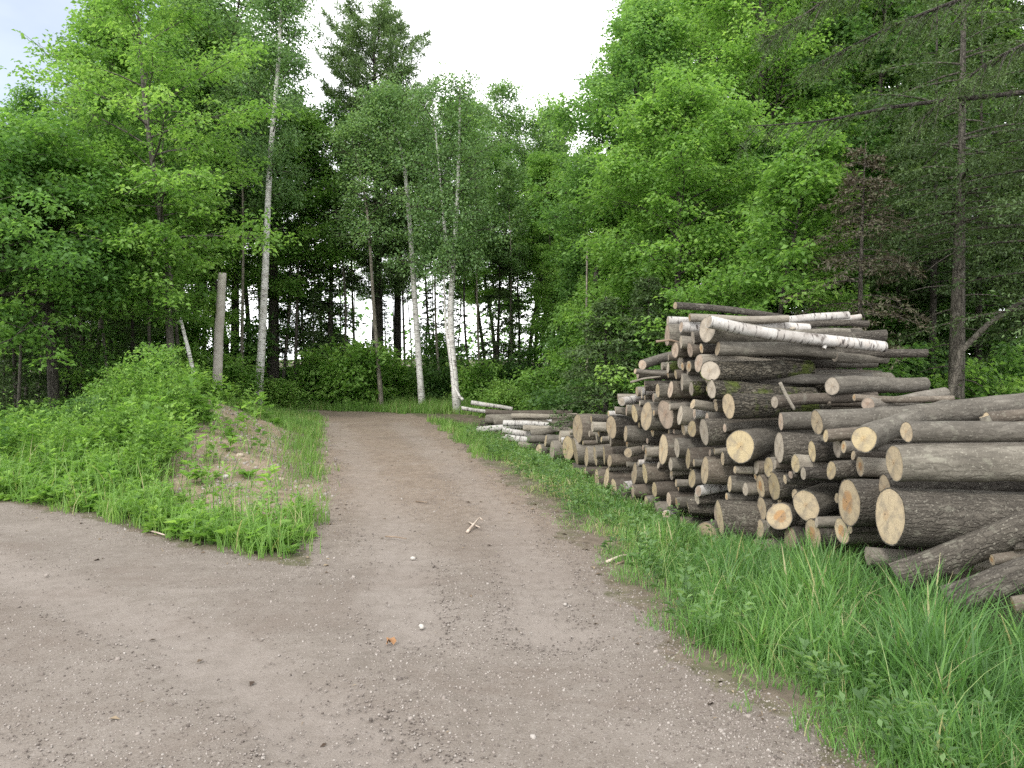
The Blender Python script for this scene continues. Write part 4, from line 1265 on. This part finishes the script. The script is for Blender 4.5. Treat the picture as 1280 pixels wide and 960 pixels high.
hero("pine_tree", "thick dark pine trunk half hidden by the single tall birch", [(341, 495), (342, 380), (342, 250), (345, 60)], 22, gen_conifer, 24,
     r0=.19, cb=.5, Rc=1.8, spacing=.5, per_whorl=5, leaf='hemlock_needle', shape='pine', per=10, L=.14, W=.025, twig=.18, sp=.8, dead_below=.2)
hero("pine_tree", "dark pine trunk in the woods beyond the sawn-off post", [(293, 490), (294, 380), (296, 240), (296, 70)], 24, gen_conifer, 25,
     r0=.15, cb=.45, Rc=1.8, spacing=.5, per_whorl=5, leaf='hemlock_needle', shape='pine', per=10, L=.14, W=.025, twig=.18, sp=.8, dead_below=.2)
# right side
hero("hardwood_tree", "dark slim tree leaning right from the fir's far side", [(732, 452), (742, 360), (758, 270), (788, 150), (815, 30)], 17, gen_hardwood, 30,
     r0=.075, cb=.42, Rc=1.5, nleaf=30000, L=.08, nlimb=40, flat=.7, leaf='maple_leaf', bark='tree_dark', elev=(20, 65))
hero("maple_tree", "bright green maple with layered boughs rising behind the tall stack", [(840, 470), (846, 380), (850, 260), (838, 130)], 13.5, gen_hardwood, 31,
     r0=.07, cb=.12, Rc=1.6, nleaf=38000, L=.075, nlimb=46, flat=.55, elev=(10, 55), leaf='bright_leaf', bark='tree_dark')
hero("maple_tree", "large dark trunked maple whose trunk shows above the birch logs", [(930, 470), (945, 300), (952, 120), (950, -120)], 17, gen_hardwood, 32,
     r0=.11, cb=.25, Rc=2.4, nleaf=50000, L=.085, nlimb=56, flat=.6, leaf='bright_leaf', bark='tree_dark', elev=(15, 65))
hero("maple_sapling", "sapling of yellow-green leaves leaning over the stack top", [(958, 470), (975, 380), (995, 290), (1012, 180)], 11.5, gen_hardwood, 33,
     r0=.04, cb=.28, Rc=.9, nleaf=11000, L=.085, nlimb=30, flat=.6, elev=(0, 50), leaf='bright_leaf', bark='tree_dark')
hero("balsam_fir", "squat dark fir growing beside the lower end of the log stack", [(758, 512), (757, 460), (757, 420), (757, 372)], 12.8, gen_conifer, 34,
     r0=.05, cb=.05, Rc=.95, spacing=.16, per_whorl=7, per=7, L=.06, W=.03, twig=.07, droop=.15, rise=.12)
hero("balsam_fir", "small dark fir squeezed between the stack and the squat fir", [(812, 500), (812, 440), (811, 400), (811, 350)], 12.5, gen_conifer, 35,
     r0=.05, cb=.05, Rc=.85, spacing=.17, per_whorl=7, per=7, L=.06, W=.03, twig=.08, droop=.15, rise=.12)
hero("dead_conifer", "dead rust-brown conifer behind the right end of the birch logs", [(1075, 480), (1075, 380), (1078, 270), (1082, 180)], 10.6, gen_conifer, 36,
     r0=.045, cb=.25, Rc=.95, spacing=.16, per_whorl=6, per=9, L=.055, W=.018, twig=.08, droop=.4, leaf='dead_needle', dens=.6)
hero("hemlock_tree", "tall hemlock with a bare straight trunk at the end of the near stack", [(1195, 505), (1198, 350), (1202, 200), (1208, -250)], 11.3, gen_conifer, 37,
     r0=.125, cb=.50, Rc=1.9, spacing=.30, per_whorl=5, per=15, L=.06, W=.026, twig=.09, droop=.25, dead_below=.08, shape='col', bark='tree_grey')
hero("hemlock_tree", "slim dark hemlock trunk left of the bare straight one", [(1165, 495), (1167, 350), (1170, 200), (1172, -80)], 14, gen_conifer, 38,
     r0=.075, cb=.35, Rc=1.4, spacing=.34, per_whorl=5, per=12, L=.075, W=.034, twig=.12, droop=.25, dead_below=.1)
hero("hemlock_tree", "slim dark hemlock trunk right of the bare straight one", [(1222, 490), (1224, 350), (1226, 200), (1228, -60)], 14.5, gen_conifer, 39,
     r0=.075, cb=.22, Rc=1.5, spacing=.34, per_whorl=5, per=12, L=.075, W=.034, twig=.12, droop=.25, dead_below=.1)
hero("hemlock_tree", "near hemlock just out at the edge whose dark boughs hang over the stack", [(1430, 520), (1430, 300), (1432, 100), (1435, -300)], 9.0, gen_conifer, 40,
     r0=.14, cb=.25, Rc=3.0, spacing=.42, per_whorl=5, per=16, L=.05, W=.02, twig=.08, droop=.22, rise=.15, shape='col', dead_below=.05)

near_hemlock = [o for o in COL.objects if o.get("label", "").startswith("near hemlock")][0]
def bough(pix, d, r0, seed, dens=1.0):
    r = np.random.default_rng(seed)
    k = 16; p = np.array([P(a, b, d + .1 * i) for i, (a, b) in enumerate(pix)]) - np.array(near_hemlock.location)
    s = np.linspace(0, 1, len(p)); ss = np.linspace(0, 1, k)
    p = np.stack([np.interp(ss, s, p[:, i]) for i in range(3)], 1); p[1:-1] = .25 * p[:-2] + .5 * p[1:-1] + .25 * p[2:]
    mb = MB(); mb.tube(p, np.linspace(r0, .004, k), 6, cap=False, lump=.05, r=r)
    B, T = [], []
    L = np.linalg.norm(p[-1] - p[0]); n = int(L / .07 * dens)
    for i in range(n):
        q = .12 + .88 * r.random(); o = np.array([np.interp(q, ss, p[:, c]) for c in range(3)])
        ax = norm(p[-1] - p[0]); sd = norm(np.cross(ax, [0, 0, 1])) * (1 if i % 2 else -1)
        tl = (.22 + .5 * r.random()) * (1.15 - .6 * q)
        dv = norm(ax * .7 + sd * .8 + [0, 0, -.35 + .3 * r.normal()])
        tw = np.array([o, o + dv * tl * .5, o + dv * tl + [0, 0, -.15 * tl]])
        mb.tube(tw, [.005, .004, .002], 4, cap=False, r=r)
        if q > .2:
            for _ in range(8):
                u = .2 + .8 * r.random(); b = o + (tw[2] - o) * u
                B.append(b); T.append(b + norm(dv + r.normal(size=3) * .7 + [0, 0, -.3]) * (.06 + .12 * r.random()))
    link("bough", mb.mesh("bough", [M['tree_dark']], True), near_hemlock)
    V, F, ti = needles(r, np.array(B), np.array(T), .5, 12, .028, .010)
    link("needles", mk("needles", V, F, M['hemlock_needle'], tint=np.clip(.5 + .2 * r.normal(size=len(B))[ti], 0, 1).repeat(4)), near_hemlock)
bough([(1435, 90), (1280, 116), (1120, 132), (1030, 152), (935, 158)], 8.6, .035, 71, .8)
bough([(1435, -60), (1250, -20), (1120, 30), (1010, 85)], 8.2, .03, 72, 1.6)
bough([(1435, -120), (1200, -80), (1060, -20), (960, 50)], 7.8, .03, 73, 1.8)
bough([(1435, -40), (1330, 30), (1230, 80), (1150, 150)], 8.4, .025, 74, 1.6)

M['snag_wood'] = simple_mat("weathered_bare_wood", (.30, .27, .235), (.48, .445, .40), 7, .9, .4, .01)
# sawn-off trunk and leaning pieces
def snag():
    x, y, path = pix_path([(270, 478), (274, 410), (278, 341)], 16.5)
    mb = MB(); mb.tube(path, np.linspace(.10, .08, len(path)), 14, lump=.03)
    o = empty("tree_snag", (x, y, hz(x, y) - .08)); tag(o, "bare grey trunk sawn off flat on top, standing on the mound", "dead tree")
    link("trunk", mb.mesh("trunk", [M['snag_wood']], True), o)
    e = MB(); a = np.linspace(0, 2 * pi, 14, endpoint=False)
    rows = [np.stack([path[-1][0] + f * .073 * np.cos(a), path[-1][1] + f * .073 * np.sin(a), np.full(14, path[-1][2] + .003)], 1) for f in (1, .5, .03)]
    ii, jj = np.meshgrid(np.arange(2), np.arange(14), indexing='ij'); jj2 = (jj + 1) % 14
    e.add(np.concatenate(rows), np.stack([ii * 14 + jj, ii * 14 + jj2, ii * 14 + 14 + jj2, ii * 14 + 14 + jj], -1).reshape(-1, 4), np.repeat([1, .5, .03], 14))
    link("cut_end", e.mesh("cut_end", [M['cut_grey']]), o)
snag()
def pole(name, pix, d, r0, r1, mat, label, cat, d2=None):
    pts = np.array([P(a, b, d + (0 if d2 is None else (d2 - d) * i / (len(pix) - 1))) for i, (a, b) in enumerate(pix)])
    s = np.linspace(0, 1, len(pts)); ss = np.linspace(0, 1, 10)
    pts = np.stack([np.interp(ss, s, pts[:, i]) for i in range(3)], 1)
    o = pts[0].copy(); mb = MB(); mb.tube(pts - o, np.linspace(r0, r1, 10), 8, lump=.06)
    tag(link(name, mb.mesh(name, [mat], True), None, o), label, cat)
pole("dead_birch", [(244, 478), (236, 440), (226, 400)], 15.5, .045, .03, M['tree_birch'], "thin dead birch stem leaning between the slender maple and the post", "dead tree")
pole("dead_limb", [(1186, 502), (1200, 440), (1235, 405), (1290, 368)], 10.6, .045, .03, M['tree_grey'], "bare dead limb leaning up against the hemlock trunk", "dead limb")
pole("dead_sapling", [(734, 470), (733, 400), (734, 300)], 16, .03, .015, M['tree_pale'], "thin bleached dead stem beside the leaning dark tree", "dead tree")
pole("fallen_branch", [(975, 478), (983, 495), (993, 512)], 6.4, .014, .012, M['log_pale'], "short broken branch sticking up between the mossy logs", "stick")
pole("fallen_branch", [(788, 478), (806, 473), (826, 471)], 7.9, .012, .009, M['log_pale'], "thin bare stick poking out from the stack's side", "stick")
pole("fallen_branch", [(579, 500), (574, 495), (567, 480), (560, 420)], 16.6, .03, .02, M['tree_birch'], "bent white birch stem leaning from the far stack to the forked birch", "stick")
pole("fallen_branch", [(820, 427), (838, 425), (850, 428)], 7.5, .012, .006, M['twig'], "brown twig tangle at the stack's upper corner", "stick")

# ------------------------------------------------------------------ repeated forest trees
def variants(fn, n, seed, h, kws):
    out = []
    for i in range(n):
        r = np.random.default_rng(seed + i)
        kw = kws[i % len(kws)]
        out.append(fn(r, wob_path(r, h, (.04 * r.normal(), .04 * r.normal())), **kw))
    return out

HW = variants(gen_hardwood, 4, 100, 11, [
    dict(r0=.085, cb=.28, Rc=1.7, nleaf=32000, L=.105, nlimb=46, flat=.7, leaf='maple_leaf', bark='tree_dark', elev=(15, 65)),
    dict(r0=.075, cb=.33, Rc=1.6, nleaf=30000, L=.10, nlimb=44, flat=.65, leaf='bright_leaf', bark='tree_grey', elev=(15, 65)),
    dict(r0=.08, cb=.42, Rc=1.6, nleaf=15000, L=.095, nlimb=42, flat=.8, leaf='birch_leaf', bark='tree_dark', elev=(20, 65)),
    dict(r0=.075, cb=.25, Rc=1.8, nleaf=32000, L=.105, nlimb=46, flat=.65, leaf='dark_leaf', bark='tree_dark', elev=(10, 60))])
CF = variants(gen_conifer, 2, 200, 8, [
    dict(r0=.11, cb=.12, Rc=1.5, spacing=.34, per_whorl=6, per=10, L=.10, W=.045, twig=.16, droop=.25),
    dict(r0=.12, cb=.35, Rc=1.6, spacing=.4, per_whorl=5, per=10, L=.10, W=.04, twig=.17, droop=.2, dead_below=.1)])
HW += variants(gen_hardwood, 2, 150, 6.5, [
    dict(r0=.06, cb=.06, Rc=1.7, nleaf=38000, L=.095, nlimb=48, flat=.65, elev=(15, 60), leaf='maple_leaf', bark='tree_dark'),
    dict(r0=.06, cb=.08, Rc=1.6, nleaf=36000, L=.095, nlimb=48, flat=.65, elev=(15, 60), leaf='bright_leaf', bark='tree_dark')])
HW += variants(gen_hardwood, 2, 170, 9.5, [
    dict(r0=.055, cb=.55, Rc=1.05, nleaf=7000, L=.09, nlimb=26, flat=.8, elev=(20, 65), leaf='birch_leaf', bark='tree_pale'),
    dict(r0=.05, cb=.5, Rc=1.1, nleaf=8000, L=.09, nlimb=26, flat=.7, elev=(20, 65), leaf='maple_leaf', bark='tree_grey')])
hw_kind = ["dark barked maple", "light green hardwood", "grey-green leaved tree", "shady dark leaved tree", "bushy low-crowned maple", "bushy bright green maple", "slender pale stem", "slender grey stem"]

MARKS = [(217, 15.5, "the slender maple"), (322, 19, "the single tall birch"), (270, 16.5, "the sawn-off post"), (572, 19, "the forked birch"), (473, 23, "the tallest pine"),
         (528, 20, "the crooked birch"), (734, 17, "the leaning dark tree"), (945, 17, "the dark trunked maple"), (1198, 11.3, "the bare hemlock trunk"), (1078, 12.5, "the dead conifer"), (62, 15, "the broad low maple"),
         (757, 12.8, "the squat fir"), (622, 23, "the young hemlock"), (412, 22.5, "the pyramid spruce")]
used_labels = {}
def rel_label(kind, px, d):
    m = min(MARKS, key=lambda k: abs(k[0] - px) / 1.0 + 6 * abs(k[1] - d) * .5)
    side = "left" if px < m[0] else "right"
    depth = "far behind" if d > m[1] + 9 else ("behind" if d > m[1] + 2 else "beside")
    base = f"{kind} {depth} {m[2]}, to its {side}"
    k = used_labels.get(base, 0); used_labels[base] = k + 1
    if k:
        base = f"{kind} {depth} {m[2]}, {['second','third','fourth','fifth','sixth','seventh'][k-1]} to its {side}"
    return base

BACK = [  # px, d, kind (h hardwood variant / c conifer variant), scale
 (420, 33, 'h7', .75), (440, 36, 'h6', .7), (465, 32, 'h7', .7), (495, 34, 'h6', .7), (515, 37, 'h7', .75), (538, 33, 'h6', .7), (480, 29, 'c0', .42), (535, 28, 'c0', .45), (400, 31, 'c0', .5), (570, 33, 'h7', .7), (10, 24, 'c0', .5), (50, 26, 'c0', .6), (-30, 22, 'c0', .5), (95, 23, 'c0', .5), (130, 28, 'h4', .9), (30, 30, 'h4', 1.0), (-60, 28, 'h4', 1.0), (80, 33, 'h4', 1.0), (5, 18, 'c0', .35), (150, 20, 'c0', .4), (388, 23, 'h6', .85), (402, 26, 'h7', .9), (428, 22, 'h7', .8), (447, 27, 'h6', .9), (508, 23, 'h6', .8), (543, 26, 'h7', .85), (553, 22, 'h6', .75), (588, 24, 'h7', .82), (603, 22, 'h6', .72), (632, 25, 'h7', .8), (645, 23, 'h6', .7), (672, 25, 'h7', .78), (688, 24, 'h6', .72), (708, 26, 'h7', .8), (722, 22, 'h7', .7), (352, 22, 'h7', .95), (300, 20, 'h6', .9), (228, 19, 'h7', .9), (190, 17, 'h7', .8), (140, 16, 'h7', .7), (20, 15, 'h7', .65), (100, 18, 'h6', .75), (45, 19, 'h7', .75), (235, 20.5, 'h2', 1.0), (290, 21, 'h1', .98), (120, 20.5, 'h1', .85), (845, 24, 'h1', 1.2), (1070, 19.5, 'h1', 1.1), (1135, 24, 'h1', 1.2), (985, 20, 'h2', 1.05), (668, 28, 'h2', .85), (610, 29, 'h1', .86),
 (-20, 20, 'h3', .62), (30, 22, 'h0', .62), (110, 19, 'c0', .7), (150, 22, 'h3', .9), (190, 24, 'h0', 1.0), (110, 26, 'h2', .8), (20, 17, 'c0', .55),
 (235, 23, 'h1', .95), (270, 27, 'h2', 1.1), (310, 27, 'h0', 1.1), (330, 30, 'c1', 1.1), 
 (640, 28, 'h2', .88), (660, 32, 'h0', .92),
 (690, 29, 'h2', .80), (697, 33, 'h2', .78), (716, 31, 'h1', .72), (705, 24, 'h1', .6), (765, 28, 'h2', .95), (800, 24, 'h0', 1.05), (800, 27, 'h2', 1.15),
 (815, 20, 'h1', .95), (870, 22, 'h1', 1.1), (905, 27, 'h2', 1.2), (960, 23, 'h0', 1.15), (1010, 20, 'h1', 1.05), (1000, 27, 'h3', 1.2), (1050, 22, 'h0', 1.1), (1100, 17, 'h3', 1.0),
 (1120, 22, 'h1', 1.1), (1150, 19, 'c0', 1.1), (1190, 20, 'h3', 1.1), (1240, 18, 'c0', 1.2), (1290, 20, 'h3', 1.1), (1330, 16, 'c0', 1.1), (1380, 20, 'h0', 1.1), (1130, 15.5, 'c0', .75), (1270, 14, 'c0', .8), (1010, 15, 'c0', .6),
 (-110, 18, 'h3', .7), (-90, 24, 'h0', .7), (60, 28, 'h3', .8), (620, 35, 'h0', 1.0), (650, 24, 'c0', .55), (560, 25, 'c0', .6), (395, 21, 'c0', .4), (170, 17.5, 'c0', .55), (80, 18, 'c0', .6),
 (785, 16.5, 'h5', .8), (830, 18, 'h4', .95), (880, 15.5, 'h5', .85), (925, 19, 'h4', 1.0), (985, 16, 'h4', .85), (1040, 17.5, 'h5', .9), (1095, 19, 'h4', 1.0), (1140, 17, 'h4', .9), (1210, 17, 'h5', .85), (1260, 17, 'h4', .9),
 (755, 20, 'h4', .85), (715, 22, 'h5', .7), (380, 23, 'h4', .7), (255, 20, 'h5', .75), (200, 20, 'h4', .9), (165, 26, 'h5', 1.0), (720, 35, 'h4', 1.0)]
for px, d, kd, sc in BACK:
    x = (px - 640) / FPX * d; i = int(kd[1])
    tall = "tall " if sc > .95 else "lower "
    if kd[0] == 'h':
        plant_tree("hardwood_tree", HW[i], x, d, rel_label(tall + hw_kind[i], px, d), "tree", "trees deeper in the forest", rng.random() * 6.28, sc * (.95 + .1 * rng.random()))
    else:
        plant_tree("hemlock_tree", CF[i], x, d, rel_label(tall + ("dark hemlock" if i == 0 else "bare-stemmed conifer"), px, d), "tree", "conifers deeper in the forest", rng.random() * 6.28, sc * (.95 + .1 * rng.random()))

# shrubs and saplings
def shrub_mesh(seed, h, rad, nl, L, leaf, flat=.4, stems=7):
    r = np.random.default_rng(seed); mb = MB(); C, S = [], []
    for i in range(stems):
        az = r.random() * 6.28; out = rad * (.3 + .7 * r.random()); hh = h * (.6 + .45 * r.random())
        tv = np.linspace(0, 1, 6)
        pts = np.stack([math.cos(az) * out * tv ** 1.4, math.sin(az) * out * tv ** 1.4, hh * tv - .1 * hh * tv ** 3], 1)
        mb.tube(pts, np.linspace(.012, .003, 6), 5, cap=False, r=r)
        for q in np.linspace(.25, 1, 6):
            o = np.array([np.interp(q, tv, pts[:, c]) for c in range(3)])
            for _ in range(2):
                e = o + np.array([r.normal() * .22 * rad, r.normal() * .22 * rad, .04 * r.normal()])
                mb.tube([o, e], [.004, .002], 4, cap=False, r=r)
                C.append(e); S.append((.12 + .16 * rad) * (.7 + .6 * r.random()))
    return mb.mesh("stems", [M['tree_dark']], True), leaves_from(r, np.array(C), np.array(S), nl, L, M[leaf], flat, "foliage")
SH = [shrub_mesh(301, 1.5, .7, 3200, .09, 'bright_leaf'), shrub_mesh(302, 1.1, .8, 3200, .08, 'weed_leaf'), shrub_mesh(303, 2.4, .8, 5000, .10, 'maple_leaf', .3), shrub_mesh(304, 1.6, .9, 3600, .10, 'dark_leaf')]
SHK = ["bright leafed sapling", "light green bush", "tall leafy sapling", "dark green bush"]
SHRUBS = [(150, 11.8, 1, .55), (185, 12.2, 0, .6), (120, 11.2, 3, .45), (200, 14.2, 1, .75), (168, 13.2, 1, .75), 
          (350, 19.5, 1, .8), (385, 20.5, 0, 1.0), (420, 20, 0, 1.1), (445, 19.8, 0, 1.2), (463, 20.6, 0, 1.0), (500, 21.5, 0, .9), (540, 21.5, 3, .9), (590, 20.5, 0, .9), (300, 18.5, 0, .9), 
          (615, 18.5, 1, .7), (640, 19, 1, .8), (665, 18, 1, .7), (690, 17, 0, .8), (700, 15.5, 3, .8), (640, 22, 3, 1.0), (720, 19.5, 2, 1.0), (780, 15.2, 0, 1.3), (860, 12.2, 2, .9), (900, 12.8, 0, 1.3), (800, 16.2, 2, 1.2),
          (960, 12.6, 3, 1.1), (1000, 11.8, 2, .8), (1040, 13.6, 3, 1.2), (1110, 12.8, 2, .9), (1140, 12.2, 3, .9), (1240, 12.6, 2, .9), (1270, 11.2, 0, 1.0), (1180, 15.5, 2, 1.1), (430, 23.5, 2, 1.0), (560, 23, 2, .9), (300, 21, 2, 1.0), (200, 19, 2, 1.0),
          (1220, 13.5, 3, 1.2), (1090, 16, 2, 1.2), (940, 15, 2, 1.1)]
for px, d, i, sc in SHRUBS:
    x = (px - 640) / FPX * d
    plant_tree("sapling" if i in (0, 2) else "bush", SH[i], x, d, rel_label(SHK[i], px, d), "shrub", "saplings and bushes at the forest edge", rng.random() * 6.28, sc * (.9 + .2 * rng.random()), sink=.03, parts=("stems", "foliage"))

# far wood beyond the ridge
def far_wood():
    r = np.random.default_rng(500)
    n = 260
    az = (r.random(n) - .5) * 1.7; d = 44 + 40 * r.random(n)
    x = np.sin(az) * d; y = np.cos(az) * d
    C = []; S = []
    for i in range(n):
        z0 = hz(x[i], y[i]); hh = 2 + 6 * r.random()
        for _ in range(7):
            q = r.random(); C.append([x[i] + 1.6 * r.normal() * (1 - .6 * q), y[i] + 1.6 * r.normal(), z0 + hh * q]); S.append(1.0 + .6 * r.random())
    me = leaves_from(r, np.array(C), np.array(S), 42000, .30, M['maple_leaf'], .6, "far_wood")
    tag(link("far_wood", me), kind="stuff", label="far woodland below the ridge seen between the trunks")
far_wood()

# ------------------------------------------------------------------ light
w = bpy.data.worlds.new("World"); scene.world = w; w.use_nodes = True
t = w.node_tree; bg = t.nodes["Background"]
SUN_EL, SUN_AZ = R(43), R(208)      # azimuth clockwise from +Y
sky = N(t, "ShaderNodeTexSky"); sky.sky_type = 'NISHITA'; sky.sun_disc = False
sky.sun_elevation = SUN_EL; sky.sun_rotation = SUN_AZ
tc = N(t, "ShaderNodeTexCoord")
v = mapping(t, tc.outputs["Generated"], (1, 1, 2.2))
n1 = noise(t, v, 2.6, 6, .55, .3)
dt = N(t, "ShaderNodeVectorMath"); dt.operation = 'DOT_PRODUCT'
t.links.new(tc.outputs["Generated"], dt.inputs[0])
bd = norm(P(70, 95, 10) - np.array([0, 0, EYE])); dt.inputs[1].default_value = tuple(bd)
hole = ramp(t, dt.outputs["Value"], [(.972, (0, 0, 0)), (.996, (1, 1, 1))])
cov = mth(t, 'SUBTRACT', mth(t, 'ADD', n1, .28), mth(t, 'MULTIPLY', hole, .62))
cl = ramp(t, cov, [(.34, (.22, .22, .22)), (.56, (1, 1, 1))])
n2 = noise(t, v, 5, 4, .6)
cloudc = ramp(t, n2, [(.3, (11, 11.3, 11.8)), (.7, (15, 15, 15))])
sepn = N(t, "ShaderNodeSeparateXYZ"); t.links.new(tc.outputs["Generated"], sepn.inputs[0])
lowsky = ramp(t, sepn.outputs[2], [(.0, (1.75, 1.75, 1.75)), (.35, (1.3, 1.3, 1.3)), (1, (.8, .8, .8))])
cloudc = mixc(t, 1.0, cloudc, lowsky, 'MULTIPLY')
c = mixc(t, cl, sky.outputs[0], cloudc)
t.links.new(c, bg.inputs["Color"]); bg.inputs["Strength"].default_value = .1
sd = bpy.data.lights.new("sun", 'SUN'); sd.energy = 1.9; sd.angle = R(14); sd.color = (1, .96, .9)
so = bpy.data.objects.new("sun", sd); COL.objects.link(so)
dirv = np.array([math.sin(SUN_AZ) * math.cos(SUN_EL), math.cos(SUN_AZ) * math.cos(SUN_EL), math.sin(SUN_EL)])
so.rotation_euler = (R(90) - SUN_EL, 0, math.atan2(dirv[0], -dirv[1]))
so.location = tuple(dirv * 50)

vs = scene.view_settings
scene.display_settings.display_device = 'sRGB'
vs.view_transform = 'Standard'; vs.look = 'None'; vs.gamma = 1; vs.use_curve_mapping = False
vs.exposure = 0.6
scene.render.engine = 'CYCLES'
cy = scene.cycles
cy.max_bounces = 8; cy.diffuse_bounces = 6; cy.glossy_bounces = 2; cy.transmission_bounces = 4; cy.transparent_max_bounces = 4
cy.use_denoising = False
